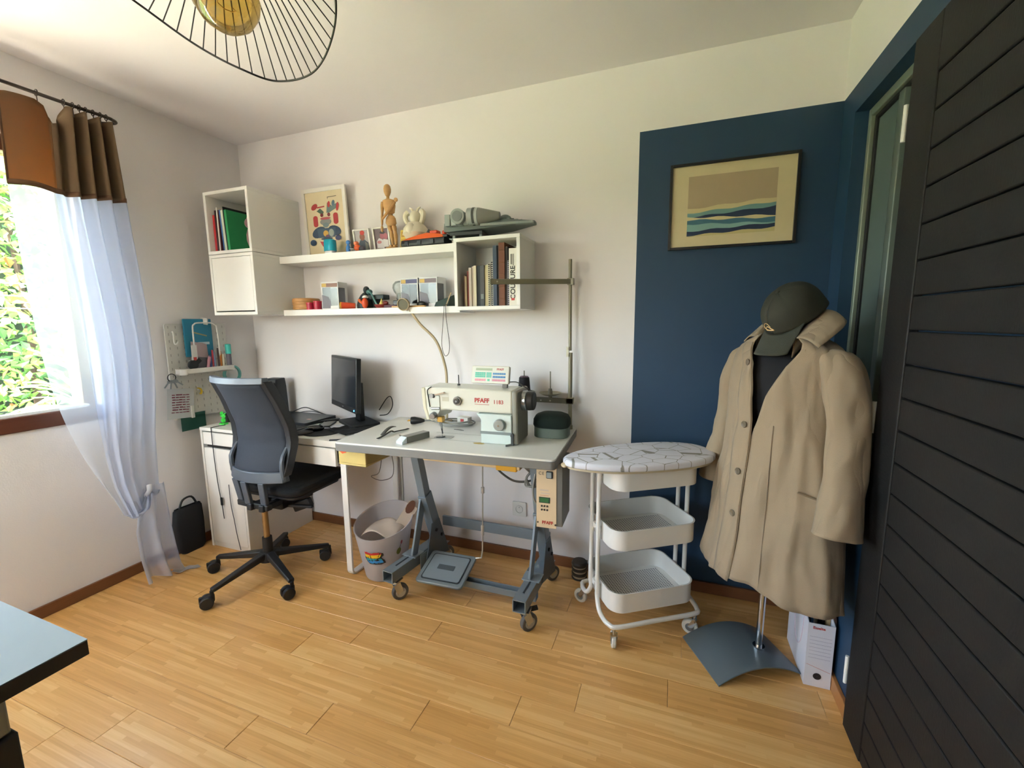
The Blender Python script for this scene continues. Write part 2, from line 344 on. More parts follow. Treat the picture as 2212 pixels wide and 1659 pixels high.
# black boarded door on the right wall
d2 = tag(thing('door_2', None, None, (3.315, -1.1, 0)), kind='structure')
DB = m('#0b0a0a', .65, var=.35, scale=9, bump=.35, bscale=60, stretch=(1, 1, 3)); DB2 = m('#0c0b0b', .65, var=.3, scale=12, bump=.3, bscale=70, stretch=(1, 3, 1))
dx0, dx1, dy0, dy1, dzt = 3.302, 3.326, -1.62, -.652, 2.086
B().box(dx0, dy1-.135, .012, dx1, dy1, dzt).build('stile', DB, d2, w=1, bevel=.003)
B().box(dx0, dy0, .012, dx1, dy0+.135, dzt).build('stile', DB, d2, w=1, bevel=.003)
B().box(dx0, dy0+.136, 1.945, dx1, dy1-.136, dzt).build('rail', DB2, d2, w=1, bevel=.003)
z = 1.943; zs = []
while z > .05:
    z0 = max(.012, z-.0896); B().box(dx0+.002, dy0+.137, z0+.003, dx1, dy1-.137, z-.001).build('board', DB2, d2, w=1, bevel=.0035); z -= .0896
for hz in (1.88, 1.055, .21):
    B().cyl((dx0-.004, dy1+.004, hz-.048), (dx0-.004, dy1+.004, hz+.048), .0055, n=10).build('hinge', m('#e6e6e4', .35), d2, w=1)
# wall socket and cable ducts
so_ = thing('wall_socket', 'white square wall socket under the sewing table', 'socket', (1.937, -.005, .298))
B().prism(rrect(.042, .042, .006), 0, -.011, lambda x, y, z: (x, z+.005, y)).build('plate', m('#dcdad4', .4), so_, bevel=.002)
M_ = Matrix.Rotation(PI/2, 4, 'X')
B().lathe([(.022, .0), (.022, .003), (.0205, .004), (.019, -.006), (.001, -.006)], (0, -.0055, 0), 24, 0, M_).build('socket_well', m('#c9c7c1', .4), so_)
b = B()
for dx in (-.0095, .0095): b.cyl((dx, .0005, 0), (dx, -.0008, 0), .003, n=10)
b.build('pin_hole', BLACK, so_)
B().cyl((0, .001, .011), (0, -.009, .011), .0025, n=8).build('earth_pin', STEEL, so_)
B().box(1.147, -.012, .06, 1.161, -.0005, .75).build('cable_duct', m('#cfcac0', .5), origin=(1.154, -.006, .06), label='thin white cable duct running up the back wall beside waste bin', cat='cable duct')
# garden
B().box(-3.0, -9, -.298, -.26, 6, -.27).box(-.26, -9, -.298, 9, FRONT-.25, -.27).build('bounce_terrace', m('#c9bfae', .9, var=.1, scale=4), kind='structure')  # pale paving added to bounce sunlight up into the room
B().box(-14, -14, -.5, -.25, 10, -.3).build('ground', m('#5c6b3a', .9, var=.4, scale=3), kind='structure')
def leaves(name, n, fn, size, mats, parent=None, asp=.55, kind=None, **kw):
    b = B()
    for i in range(n):
        c, k = fn(i); q = Matrix.Rotation(rnd.uniform(0, 6.28), 3, 'Z') @ Matrix.Rotation(rnd.uniform(-1.1, 1.1), 3, 'X') @ Matrix.Rotation(rnd.uniform(-1, 1), 3, 'Y')
        s_ = size*rnd.uniform(.6, 1.3); c = Vector(c)
        pts = [Vector((0, -s_*.5, 0)), Vector((s_*asp*.5, 0, s_*.12)), Vector((0, s_*.55, 0)), Vector((-s_*asp*.5, 0, s_*.12))]
        b.add([c + q @ p for p in pts], [(0, 1, 2), (0, 2, 3)], k)
    return b.build(name, mats, parent, smooth=0, kind=kind, **kw)
GM = [m('#5e8a3c', .55, var=.3), m('#86ad4e', .5, var=.3), m('#3d6a33', .6, var=.3), m('#a9c46a', .5, var=.3), m('#a8703f', .6, var=.3)]
hd = thing('hedge', 'tall leafy hedge in the garden outside the window', 'hedge', (-3.8, .6, -.3))
def hf(i):
    y = rnd.uniform(-1.3, 3.2); z = rnd.uniform(0, 3.6); x = -rnd.random()**2*.8 + .25*noise.noise(Vector((y*1.5, z*1.5, 3)))
    g = noise.noise(Vector((y*2.2, z*2.2, 9))); k = 4 if (g > .34 and rnd.random() < .7) else (rnd.choice((0, 1, 3)) if g > -.1 else rnd.choice((0, 2, 2, 1)))
    return (x, y, z), k
h1 = leaves('foliage', 9000, hf, .13, GM, hd, kind='stuff'); 
b = B()
for i in range(8): b.tube([(-.6, -1.2+i*.6, 0), (-.7, -1.1+i*.6, 1.6), (-.6, -1.2+i*.6, 3.2)], [.05, .02], 6, sub=2)
b.build('trunk', m('#4a3626', .8), hd)
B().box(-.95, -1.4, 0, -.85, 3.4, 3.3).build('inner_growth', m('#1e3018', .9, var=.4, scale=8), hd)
def agave(x, y, z, n, L, lab, seed, up=.75):
    r_ = random.Random(seed); t = thing('spiky_plant', lab, 'plant', (x, y, -.3))
    B().cyl((0, 0, 0), (0, 0, z), .06, .05, 8).build('stem', m('#6d5a40', .9), t)
    base = None
    for i in range(n):
        if base is None:
            b = B(); P = []
            for j in range(6):
                u = j/5; wdt = .045*(1-u)**.6*(.6+.8*u if u < .5 else 1); px = L*u*.8; pz = L*(u*.9 - .55*u*u); P.append([(px, -wdt, pz+.012), (px, 0, pz), (px, wdt, pz+.012)])
            b.rings(P, caps=(0, 0), close=False); base = b.build('leaf', m('#7f9a6a', .45, var=.35, scale=4), t, smooth=60); o = base
        else: o = base.copy(); COL.objects.link(o); o.parent = t
        o.location = (0, 0, z + r_.uniform(-.06, .06)); o.rotation_euler = (0, -r_.uniform(-.35, up), r_.uniform(0, 6.28)); s_ = r_.uniform(.7, 1.15); o.scale = (s_, s_, s_)
agave(-1.5, -.22, .95, 34, .62, 'large spiky agave with grey green leaves outside window, nearest the glass', 3)
agave(-2.1, .28, .7, 30, .6, 'second spiky agave half hidden behind the sheer curtain', 5)
agave(-1.75, -.75, .6, 26, .5, 'low spiky agave at the left end of the window view', 9)
B().tube([(-2.6, .62, -.3), (-2.58, .64, 1.0), (-2.63, .6, 2.2), (-2.55, .7, 3.2)], [.06, .035], 8, sub=3).build('tree_trunk', m('#b98d76', .8, var=.3), origin=(-2.6, .62, -.3), label='slim pinkish bare tree trunk in the garden seen through sheer curtain', cat='tree trunk')
wf = thing('wire_fence', 'wire fence with thin strands across the garden', 'fence', (-2.3, 0, -.3))
for i in range(4): B().tube([(-2.3, -2.5, 1.42+i*.1), (-2.3, .3, 1.40+i*.1), (-2.3, 2.6, 1.42+i*.1)], .004, 5, sub=4).build('wire', m('#d5d8da', .4, .6), wf, w=1)
for y in (-2.5, 2.6): B().cyl((-2.3, y, -.3), (-2.3, y, 1.8), .03, n=8).build('post', m('#6b5a48', .8), wf, w=1)
# ---------------------------------------------------------------- curtain rod and curtain
def lerp(tab, z):
    t = sorted(tab)
    if z <= t[0][0]: return t[0][1]
    for (a, b), (c, d) in zip(t, t[1:]):
        if z <= c: return b + (d-b)*(z-a)/(c-a)
    return t[-1][1]
RODZ = 2.345
IRON = m('#4e453f', .4, .7)
rd = thing('curtain_rod', 'thin dark iron curtain rod with a curled end above the window', 'curtain rod', (.01, -1.8, RODZ))
B().tube([(.12, -2.85, RODZ-.005), (.12, -1.2, RODZ-.004), (.12, -.82, RODZ), (.115, -.765, RODZ), (.095, -.738, RODZ), (.06, -.742, RODZ), (.002, -.77, RODZ)], .0075, 10, sub=5).build('rod', IRON, rd, w=1)
B().tube([(.12, -2.6, RODZ-.005), (.05, -2.6, RODZ-.02), (.002, -2.6, RODZ-.03)], .006, 8).cyl((.0005, -2.6, RODZ-.03), (.006, -2.6, RODZ-.03), .02).build('bracket', IRON, rd, w=1)
cu = thing('window_curtain', 'white sheer curtain with a brown top band, knotted low, reaching the floor', 'curtain', (.12, -.95, 0))
SHEER1 = cloth('sheer_voile_single', '#dfe6f0', .58, .40)
SHEER = cloth('sheer_voile', '#c6d0e6', .36, .40)
BROWN = cloth('brown_linen', '#75624d', .0, .42, hx2='#b5834c', wv=400); BROWN2 = cloth('brown_linen_gathered', '#75624d', .0, .12, hx2='#8f6d48', wv=400); HEM = cloth('hem_linen', '#6b5240', .0, .12, hx2='#7a5438')
FOLDS = 4.5
def cy(s, z):   # Y across the width
    a = lerp([(0, -1.165), (.42, -1.005), (1, -.775)], s); bq = lerp([(0, -1.172), (.42, -1.02), (1, -.755)], s)
    k = max(0, min(1, (2.3-z)/.35)); return a + (bq-a)*k
def cx(s, z, amp=.034):
    if s < .42: return .118 + .012*math.sin(s*7.0) + .006*math.sin(9*s + z*3)
    u = (s-.42)/.58; e = min(1, u*5)
    return .118 + .012*math.sin(2.94)*(1-e) + e*(amp*math.sin(u*2*PI*FOLDS + .6*math.sin(z*4)) + .01*math.sin(u*31+z*2))
hooks = [(0, 2.297), (.06, 2.305), (.3, 2.313), (.38, 2.30), (.44, 2.235), (.5, 2.245), (.56, 2.325), (.64, 2.305), (.7, 2.322), (.76, 2.30), (.83, 2.32), (.9, 2.31), (.96, 2.318), (1, 2.305)]
def val(s, t):
    zt = lerp(hooks, s); zb = 1.938 + .006*math.sin(s*9) + .012*s; z = zt + (zb-zt)*t
    return (cx(s, z), cy(s, z), z)
B().grid(60, 16, lambda s, t: val(.43*s, t)).build('top_band', BROWN, cu, w=1, smooth=180, solid=.0018); B().grid(110, 16, lambda s, t: val(.43+.57*s, t)).build('gathered_band', BROWN2, cu, w=1, smooth=180, solid=.0018)
B().grid(150, 1, lambda s, t: (lambda p: (p[0]+.0022, p[1], p[2] - .002 - .02*(1-t)+.02))(val(s, 1.0)) if t > 2 else (cx(s, 1.95)+.0022, cy(s, 1.95), val(s, 1)[2] - .003 + t*.022)).build('hem', HEM, cu, w=1, smooth=180, solid=.002)
B().grid(1, 16, lambda s, t: (val(0, t)[0]+.002, val(0, t)[1] - .002 + s*.009, val(0, t)[2])).build('side_hem', HEM, cu, w=1, smooth=180, solid=.002)
def body(s, t):
    zt = 1.955; yb, zb = (lerp([(0, -.99), (.3, -.975), (.6, -.93), (.8, -.87), (1, -.755)], s), lerp([(0, .53), (.25, .42), (.5, .395), (.75, .43), (1, .50)], s))
    z = zt + (zb-zt)*t; k = t**3.6
    a = cy(s, 1.9); a = a + .012*(1-s)*t
    # the right edge swells outwards on its way down
    y = a + (yb-a)*k + s*.028*math.sin(min(1, t*1.25)*PI)
    amp = .036*(1-.45*t)
    x = cx(s, z, amp)*1.0 + .05*t*t*math.sin(s*PI) + .008*math.sin(z*5+s*3)
    if t > .9: x += (t-.9)*.5*math.sin(s*PI)
    return (x, y, z)
B().grid(60, 60, lambda s, t: body(.42*s, t)).build('sheer_single', SHEER1, cu, w=1, smooth=180); B().grid(110, 60, lambda s, t: body(.42+.58*s, t)).build('sheer_gathered', SHEER, cu, w=1, smooth=180)
def pouch(s, t):  # the loop of cloth swept back up into the knot
    y0, z0, x0 = (lerp([(0, -.99), (.3, -.975), (.6, -.93), (.8, -.87), (1, -.755)], s), lerp([(0, .53), (.25, .42), (.5, .395), (.75, .43), (1, .50)], s), body(s, 1)[0])
    k = t; return (x0 + .03*math.sin(k*PI) + (.165-x0)*k, y0 + (-.845 + .03*(s-.5) - y0)*k, z0 + (.50-z0)*k - .05*math.sin(k*PI)*(1-s*.6) + .006*math.sin(s*25))
B().grid(60, 14, pouch).build('swag', SHEER, cu, w=1, smooth=180)
B().tube([(.16, -.875, .455), (.175, -.86, .475), (.18, -.845, .495), (.165, -.835, .52)], [.010, .020, .022, .012], 12, sub=4).build('knot', cloth('sheer_knot', '#e6e7ec', .1, .4), cu, w=1, smooth=180)
def tail(s, t):
    z = .50*(1-t)+.012; yl = lerp([(0, -.915), (.15, -.93), (.3, -.93), (.42, -.90), (.52, -.872)], z); yr = lerp([(0, -.715), (.06, -.735), (.2, -.742), (.42, -.75), (.52, -.757)], z)
    y = yl + (yr-yl)*s; a = .012 + .03*t
    return (.16 + a*math.sin(s*2*PI*2.5 + 1.0) + .04*t*math.sin(s*PI) + .01*t, y, z + (.02*math.sin(s*PI*1)*t*(1-s) if t > .8 else 0))
B().grid(60, 24, tail).build('tail', SHEER, cu, w=1, smooth=180)
B().grid(12, 8, lambda s, t: (.19+.07*s+.02*math.sin(t*5), -.80+.105*s+.06*(t-.5)*(1-.65*s), .006+.02*math.sin(s*6+t*4)**2*(1-s))).build('floor_flap', SHEER, cu, w=1, smooth=180)
for s in (.0, .33, .56, .64, .7, .76, .83, .9, .96):
    y = cy(s, 2.32); zt = lerp(hooks, s)
    B().tube([(.12+.011*math.cos(i*PI/6), y, RODZ-.002+.013*math.sin(i*PI/6)) for i in range(12)], .0022, 6, closed=True).tube([(.12, y, RODZ-.015), (.122, y, zt-.012)], .002, 5).build('ring', IRON, cu, w=1)
# ---------------------------------------------------------------- pendant lamp
HUB = Vector((1.64, -1.34, 2.37))
pl = thing('pendant_lamp', 'black wire pendant lamp with a wide wavy brim and amber globe bulb', 'pendant lamp', (1.64, -1.34, H))
WIRE = m('#242022', .45, .3)
rimc = [(1.14, -1.245, 2.332), (1.214, -1.12, 2.262), (1.316, -1.042, 2.206), (1.40, -.965, 2.188), (1.566, -.968, 2.19), (1.715, -1.035, 2.262), (1.80, -1.14, 2.36), (1.93, -1.33, 2.40), (1.96, -1.56, 2.34), (1.80, -1.78, 2.24), (1.52, -1.82, 2.22), (1.27, -1.66, 2.28), (1.13, -1.42, 2.36)]
rim = spline(rimc, 24, True)
B().tube(rim, .0032, 6, closed=True).build('rim', WIRE, pl, w=1)
acc = [0]
for i in range(len(rim)): acc.append(acc[-1] + (rim[(i+1) % len(rim)]-rim[i]).length)
NR = 74
for i in range(NR):
    d = acc[-1]*i/NR; j = max(q for q in range(len(rim)) if acc[q] <= d); p = rim[j].lerp(rim[(j+1) % len(rim)], (d-acc[j])/max(1e-6, acc[j+1]-acc[j]))
    v = p - HUB; v.z = 0; q = HUB + v.normalized()*.055
    mid = q.lerp(p, .5); mid.z += .012
    B().tube([q, mid, p], .0019, 5, sub=3).build('rib', WIRE, pl, w=1)
B().tube([HUB + Vector((.055*math.cos(2*PI*i/24), .055*math.sin(2*PI*i/24), 0)) for i in range(24)], .003, 6, closed=True).build('hub_ring', WIRE, pl, w=1)
B().lathe([(.001, .08), (.02, .08), (.024, .06), (.024, 0), (.0565, -.002), (.0565, -.006), (.02, -.006), (.02, -.05), (.001, -.05)], HUB, 20).build('socket', WIRE, pl, w=1)
B().cyl(HUB + Vector((0, 0, .08)), (HUB.x, HUB.y, H-.02), .004).build('cord', BLACK, pl, w=1)
B().lathe([(.001, -.03), (.045, -.028), (.05, 0)], (HUB.x, HUB.y, H), 24).build('ceiling_rose', WIRE, pl, w=1)
BC = Vector((1.646, -1.346, 2.158)); AMB = glass('amber_glass', '#e2cf96', .12, .03)
B().lathe([(.001, -.078), (.03, -.072), (.055, -.055), (.073, -.025), (.077, 0), (.07, .032), (.05, .062), (.03, .095), (.019, .13), (.018, .165)], BC, 32).build('bulb', AMB, pl, w=1, smooth=180)
B().tube([BC + Vector((.02*math.cos(i*.9), .02*math.sin(i*.9), -.03+i*.004)) for i in range(30)], .0012, 5).cyl(BC + Vector((0, 0, .03)), BC + Vector((0, 0, .15)), .006).build('filament', m('#b0843a', .3, .5), pl, w=1)
# ---------------------------------------------------------------- wall cubes and shelves
LAQ = m('#e9e7e2', .38, var=.015)
def cube_cab(x0, d, z1, label, door=False, size=.35, t=.018):
    z0 = z1-size; x1 = x0+size
    c = thing('cube_cabinet', label, 'cabinet', (x0+size/2, -d/2, z0), 0, 'white wall cubes')
    B().box(x0, -d, z1-t, x1, -.001, z1).build('top_panel', LAQ, c, w=1, bevel=.0015); B().box(x0, -d, z0, x1, -.001, z0+t).build('bottom_panel', LAQ, c, w=1, bevel=.0015)
    for a, n in ((x0, 0), (x1-t, 1)): B().box(a, -d, z0+t, a+t, -.001, z1-t).build('side_panel', LAQ, c, w=1, bevel=.0015)
    B().box(x0+t, -.008, z0+t, x1-t, -.002, z1-t).build('back_panel', LAQ, c, w=1)
    if door: B().box(x0+t+.002, -d+.001, z0+t+.007, x1-t-.002, -d+.017, z1-t-.002).build('door', LAQ, c, w=1, bevel=.001)
    return c
cube_cab(.128, .36, 2.1107, 'open white wall cube holding a red binder and green folders')
cube_cab(.128, .36, 1.758, 'closed white wall cube with a plain door, under the open cube', True)
cube_cab(1.68, .235, 1.7625, 'open white wall cube full of books at the right end of shelves')
for z0, z1, lab in ((1.710, 1.752, 'upper white wall shelf carrying picture frames and a wooden mannequin'), (1.402, 1.4365, 'lower white wall shelf carrying small toys and display boxes')):
    B().box(.4785, -.18, z0, 1.6795, -.001, z1).build('wall_shelf', LAQ, bevel=.0015, origin=(1.08, -.09, z0), label=lab, cat='shelf', group='white wall shelves')
def book(x0, x1, z0, h, d, yf, hx, label, lean=0.0, group='books in the right wall cube', cat='book', pages=True, name='book', spine=None, yaw=0):
    th = x1-x0; o = thing(name, label, cat, ((x0+x1)/2, yf+d/2, z0), (0, lean, yaw), group)
    c = m(hx, .6); e = .0018
    b = B(); b.box(-th/2, -d/2, 0, -th/2+e, d/2, h).box(th/2-e, -d/2, 0, th/2, d/2, h).box(-th/2+e, -d/2, 0, th/2-e, -d/2+e, h)
    b.build('cover', c, o)
    B().box(-th/2+e, -d/2+e, .003, th/2-e, d/2-.004, h-.004).build('pages', m('#dfd6c2', .8), o)
    if spine: spine(o, th, d, h)
    return o
ZC = 1.4305
def zig(o, th, d, h):
    b = B(); n = 22
    for i in range(n): b.box(-th*.32, -d/2-.0012, h*(i+.15)/n, th*.32, -d/2-.0002, h*(i+.75)/n)
    b.build('spine_pattern', m('#2a2622', .6), o)
def band(hx):
    def f(o, th, d, h): B().box(-th*.35, -d/2-.0012, h*.18, th*.35, -d/2-.0002, h*.3).build('spine_label', m(hx, .6), o)
    return f
def orn(o, th, d, h):
    for i in range(5): B().tube([(-th*.5, -d/2-.001, h*(.12+.19*i)), (th*.5, -d/2-.001, h*(.12+.19*i))], .002, 6).build('raised_band', m('#7a4a26', .5), o)
def couture(o, th, d, h):
    R_ = face_m((0, -d/2-.0006, h*.36), (0, 0, 1), (-1, 0, 0))
    text('COUTURE', .034, o, m('#2a2018', .6), face_m((0.0, -d/2-.0006, h*.40), (0, 0, 1), (-1, 0, 0)), bold=.0006)
    B().box(-th*.30, -d/2-.0012, h*.72, -th*.08, -d/2-.0002, h*.9).box(th*.0, -d/2-.0012, h*.70, th*.1, -d/2-.0002, h*.9).build('small_print', m('#8c857c', .6), o)
    B().box(-th*.22, -d/2-.0012, h*.09, th*.18, -d/2-.0002, h*.13).build('red_mark', m('#c63a36', .5), o)
rb = [(1.7190, 1.7270, .155, '#5c3a22', 'thin brown book, first at the left in the right wall cube', None), (1.7275, 1.7365, .150, '#a08a62', 'thin tan book second from the left in the right wall cube', None),
      (1.7370, 1.7490, .175, '#7a2f1e', 'slim dark red book beside the pale paper booklets', None), (1.7495, 1.7640, .190, '#b9ab9c', 'pale booklet, leftmost of the three cream booklets', None),
      (1.7645, 1.7760, .196, '#c4b8a8', 'pale booklet, middle of the three cream booklets', None), (1.7765, 1.7900, .199, '#cfc4a8', 'cream booklet touching the black book', None),
      (1.7910, 1.8110, .199, '#1e2326', 'black book right of the cream booklets', None), (1.8115, 1.8330, .199, '#494a4a', 'charcoal grey book with a pale patch low on the spine', band('#77807e')),
      (1.8340, 1.8530, .199, '#c2b78e', 'cream book left of the two patterned spines', None), (1.8535, 1.8660, .204, '#cfc7ae', 'book with a black and cream zigzag spine', zig),
      (1.8665, 1.8800, .215, '#dcdad2', 'book with a black and white beaded spine beside blue book', zig), (1.8810, 1.9010, .288, '#39485a', 'tall slate blue book in the right wall cube', None),
      (1.9015, 1.9110, .283, '#1c1a1a', 'thin tall black book between slate blue and leather books', None), (1.9115, 1.9420, .300, '#6e3d20', 'tall thick brown leather book with raised bands', orn),
      (1.9425, 1.9560, .280, '#2a2019', 'tall dark brown book behind the metal thread arm', None), (1.9565, 1.9690, .214, '#8f8794', 'thin grey book with dotted spine left of white book', zig)]
for i, (x0, x1, h, hx, lab, sp) in enumerate(rb): book(x0, x1, ZC, h, .17+.01*(i % 3), -.205-.006*(i % 2), hx, lab, spine=sp)
book(1.9700, 2.0110, ZC, .268, .19, -.225, '#e4e0d4', 'thick white book with COUTURE printed on its spine', spine=couture)
ZL = 1.7797
for x0, x1, h, hx, lab, le in ((.150, .166, .21, '#b5262c', 'bright red binder, leftmost in the left wall cube', 0), (.168, .182, .235, '#3a1c22', 'dark maroon folder beside the red binder', 0),
      (.184, .193, .25, '#e6e2d6', 'tall cream folder in the left wall cube', 0), (.1945, .203, .235, '#56222a', 'narrow wine red folder between cream and blue folders', 0), (.218, .228, .235, '#3f6ea8', 'blue folder in the left wall cube', .05),
      (.2295, .2475, .232, '#cfd6c4', 'pale grey green folder in the left wall cube', .05), (.249, .2555, .25, '#16181a', 'tall black folder behind the green folder', .05), (.257, .275, .232, '#2f9a5e', 'green folder at the right end of the folder row', .05)):
    book(x0, x1, ZL, h, .26, -.33, hx, lab, lean=le*-1.0, group='folders in the left wall cube', cat='folder', name='folder')
pk = thing('plush_toy', 'dusty pink soft toy squeezed in at the right of folders', 'soft toy', (.405, -.28, ZL))
PKM = m('#8f6a6c', .95, bump=.4, sheen=.4)
B().ball((0, 0, .07), (.032, .04, .07)).build('body', PKM, pk); B().ball((-.004, -.01, .15), (.03, .033, .032)).build('head', PKM, pk)
for s_ in (-1, 1): B().ball((.018*s_-.004, -.008, .178), (.011, .009, .014), 10).build('ear', PKM, pk)
# ---------------------------------------------------------------- things on the upper shelf
US = 1.7522
def frame(x0, x1, h, yb, lean, fw, hx, label, art, name='picture_frame', mat_w=0, z0=US, d=.014, group=None):
    w = x1-x0; t = thing(name, label, 'picture', ((x0+x1)/2, yb, z0), (-lean, 0, 0), group); c = m(hx, .4)
    b = B()
    for a in ((-w/2, 0, -w/2+fw, h), (w/2-fw, 0, w/2, h)): b.box(a[0], -d, a[1], a[2], 0, a[3])
    b.box(-w/2+fw, -d, 0, w/2-fw, 0, fw).box(-w/2+fw, -d, h-fw, w/2-fw, 0, h)
    b.build('frame', c, t, bevel=.001)
    art(t, w-2*fw, h-2*fw, fw, -d*.45); return t
def flat(polys, y, step=.00012, f=None):
    b = B(); mats = []
    for i, (hx, p) in enumerate(polys):
        if hx not in mats: mats.append(hx)
        yy = y - i*step; n = len(p); b.add([(q[0], yy, q[1]) for q in p], [tuple(range(n))], mats.index(hx))
    return b, [m(x, .55, var=.04) for x in mats]
def poster(t, w, h, z0, y):
    B().box(-w/2, y, z0, w/2, -.001, z0+h).build('mount', m('#d8c9a6', .7), t)
    E_ = lambda hx, x, z, rx, rz, a=0, n=16: (hx, [(p*w, z0+q*h) for p, q in ell(x, z, rx, rz, n, a)])
    Pq = lambda hx, *pp: (hx, [(p*w, z0+q*h) for p, q in pp])
    cap = lambda x, z: [E_('#b23a3c', x, z+.055, .062, .035), E_('#b23a3c', x, z-.055, .062, .035), Pq('#b23a3c', (x-.062, z-.055), (x+.062, z-.055), (x+.062, z+.055), (x-.062, z+.055))]
    ps = cap(-.27, .54) + cap(.27, .56) + [Pq('#4f6a5c', (-.22, .70), (-.12, .74), (.0, .66), (.02, .62), (-.05, .62)), E_('#b23a3c', -.27, .77, .09, .045, .3), Pq('#b23a3c', (-.2, .765), (.0, .775), (.0, .755), (-.2, .745)),
        Pq('#6c7f7c', (.04, .66), (.12, .66), (.3, .72), (.34, .80), (.2, .76), (.08, .82)), E_('#b23a3c', .12, .79, .035, .05, -.3), E_('#5b7484', .24, .80, .04, .05, -.5), E_('#b23a3c', .34, .74, .035, .07, -.3),
        E_('#d8c9a6', .0, .64, .05, .04), E_('#7c3038', -.09, .63, .04, .03), E_('#7c3038', .1, .63, .04, .03), E_('#8c8f8c', .0, .52, .15, .055), E_('#b4555a', 0, .575, .14, .02), E_('#77888c', 0, .47, .08, .04),
        E_('#30445c', -.2, .36, .19, .085, .2), E_('#30445c', .22, .37, .17, .08, -.15), Pq('#41566c', (-.25, .42), (.25, .42), (.22, .27), (-.22, .27)), E_('#c79a48', -.02, .335, .07, .05), E_('#98a39c', .13, .34, .07, .06), E_('#6f4c66', .02, .285, .05, .03),
        E_('#2f4560', -.38, .20, .085, .05), E_('#3a3f64', .3, .25, .08, .04), Pq('#b23a3c', (-.2, .22), (.24, .22), (.17, .13), (.08, .105), (-.04, .105), (-.13, .13)), E_('#e3d5b6', .02, .222, .22, .02), E_('#41566c', .0, .25, .16, .022),
        Pq('#5a5448', (.1, .905), (.34, .91), (.34, .90), (.1, .895)), Pq('#5a5448', (.1, .89), (.12, .9), (.11, .86))]
    b, ms = flat(ps, y-.0006); b.build('print', ms, t, smooth=0)
frame(.56, .888, .405, -.028, -.20*-1 if 0 else -.045, .022, '#e6e2da', 'tall white framed poster of red and blue shapes leaning on the wall', poster)
def photo(bg, ps):
    def f(t, w, h, z0, y):
        B().box(-w/2, y, z0, w/2, -.001, z0+h).build('mount', m(bg, .5), t)
        b, ms = flat([(hx, [(p*w, z0+q*h) for p, q in pp]) for hx, pp in ps], y-.0006); b.build('print', ms, t, smooth=0)
    return f
frame(.945, 1.060, .142, -.05, -.14, .009, '#e6e2da', 'small white photo frame showing a person in a red hat', photo('#b9b4b4', [('#3c4654', [(-.35, 0), (.45, 0), (.4, .45), (.15, .6), (-.15, .58), (-.3, .4)]), ('#8a5540', ell(.02, .72, .19, .17)), ('#c23a30', ell(.05, .9, .17, .1)), ('#7d8078', [(.15, .05), (.4, .05), (.38, .4), (.2, .5)])]))
frame(1.082, 1.195, .142, -.05, -.14, .009, '#e6e2da', 'small white photo frame showing two people in white shirts', photo('#6e5a60', [('#cfc9cc', [(-.4, .1), (.1, .08), (.12, .5), (-.2, .6), (-.4, .45)]), ('#d6d0d0', [(.08, .2), (.42, .2), (.42, .5), (.1, .55)]), ('#a8606a', ell(.02, .68, .15, .14)), ('#b0646e', ell(.28, .66, .14, .14)), ('#3c3236', ell(.08, .83, .2, .06)), ('#b27074', ell(-.2, .42, .16, .07)), ('#9c8f8c', [(-.45, 0), (.0, 0), (.05, .15), (-.45, .18)])]))
cb_ = thing('cream_pot', 'blue rounded pot with a white base in front of the poster', 'pot', (.808, -.115, US))
B().prism(rrect(.034, .022, .02), 0, .022, k=0).build('base', m('#e6e4e4', .35), cb_, bevel=.003)
b = B(); b.rings([[(x*k, y*k, z) for x, y in rrect(.037, .025, .022, 6)] for z, k in ((.0225, 1), (.07, .98), (.083, .93), (.087, .8))]); b.build('lid', m('#12a3bd', .25), cb_)
bf = thing('blue_figurine', 'tiny blue figurine beside the small photo frame', 'figurine', (.925, -.10, US))
B().ball((0, 0, .028), (.014, .011, .028)).build('body', m('#3f7cc0', .4), bf); B().ball((.002, 0, .066), (.014, .012, .013)).build('head', m('#4c8ad0', .4), bf); B().bar((.012, 0, .03), (.05, -.005, .026), .005, .005).build('arm', m('#8a8f94', .4), bf)
of = thing('orange_figurine', 'small orange figurine with dark base before the photo frames', 'figurine', (1.02, -.125, US))
OR = m('#e4602c', .4)
B().ball((-.008, 0, .026), (.022, .016, .018)).build('body', OR, of); B().ball((-.012, -.004, .05), (.016, .014, .012)).build('head', m('#f0855a', .4), of); B().ball((.022, 0, .018), (.02, .015, .018)).build('tail', m('#3a3440', .5), of)
B().box(-.03, -.014, 0, .04, .014, .009).build('base', DARK, of, bevel=.002)
# jointed wooden mannequin
wm = thing('wooden_mannequin', 'jointed wooden artist mannequin standing on a round wooden base', 'mannequin', (1.235, -.11, US), .25)
WD = m('#c79a62', .45, var=.12, scale=14, stretch=(1, 1, 12))
B().lathe([(.001, 0), (.034, 0), (.036, .004), (.036, .012), (.03, .016), (.001, .016)], n=24).build('base', WD, wm)
hz = .285
B().lathe([(.001, -.032), (.012, -.026), (.019, -.008), (.0205, .008), (.017, .024), (.009, .032), (.001, .034)], (-.012, -.004, hz+.03), 16).build('head', WD, wm)
B().cyl((-.012, 0, hz-.012), (-.012, 0, hz+.004), .008).build('neck', WD, wm)
B().rings([[(x*kx + ox, y*ky, z) for x, y in rrect(1, 1, .8, 4)] for z, kx, ky, ox in ((hz-.012, .012, .010, -.01), (hz-.02, .034, .017, -.008), (hz-.05, .034, .02, -.006), (hz-.085, .024, .017, -.003), (hz-.09, .015, .012, -.003))]).build('chest', WD, wm)
B().ball((-.002, 0, hz-.096), .014, 12).build('waist_joint', WD, wm)
B().rings([[(x*kx, y*ky, z) for x, y in rrect(1, 1, .8, 4)] for z, kx, ky in ((hz-.102, .018, .014), (hz-.115, .026, .019), (hz-.14, .029, .021), (hz-.155, .02, .016))]).build('pelvis', WD, wm)
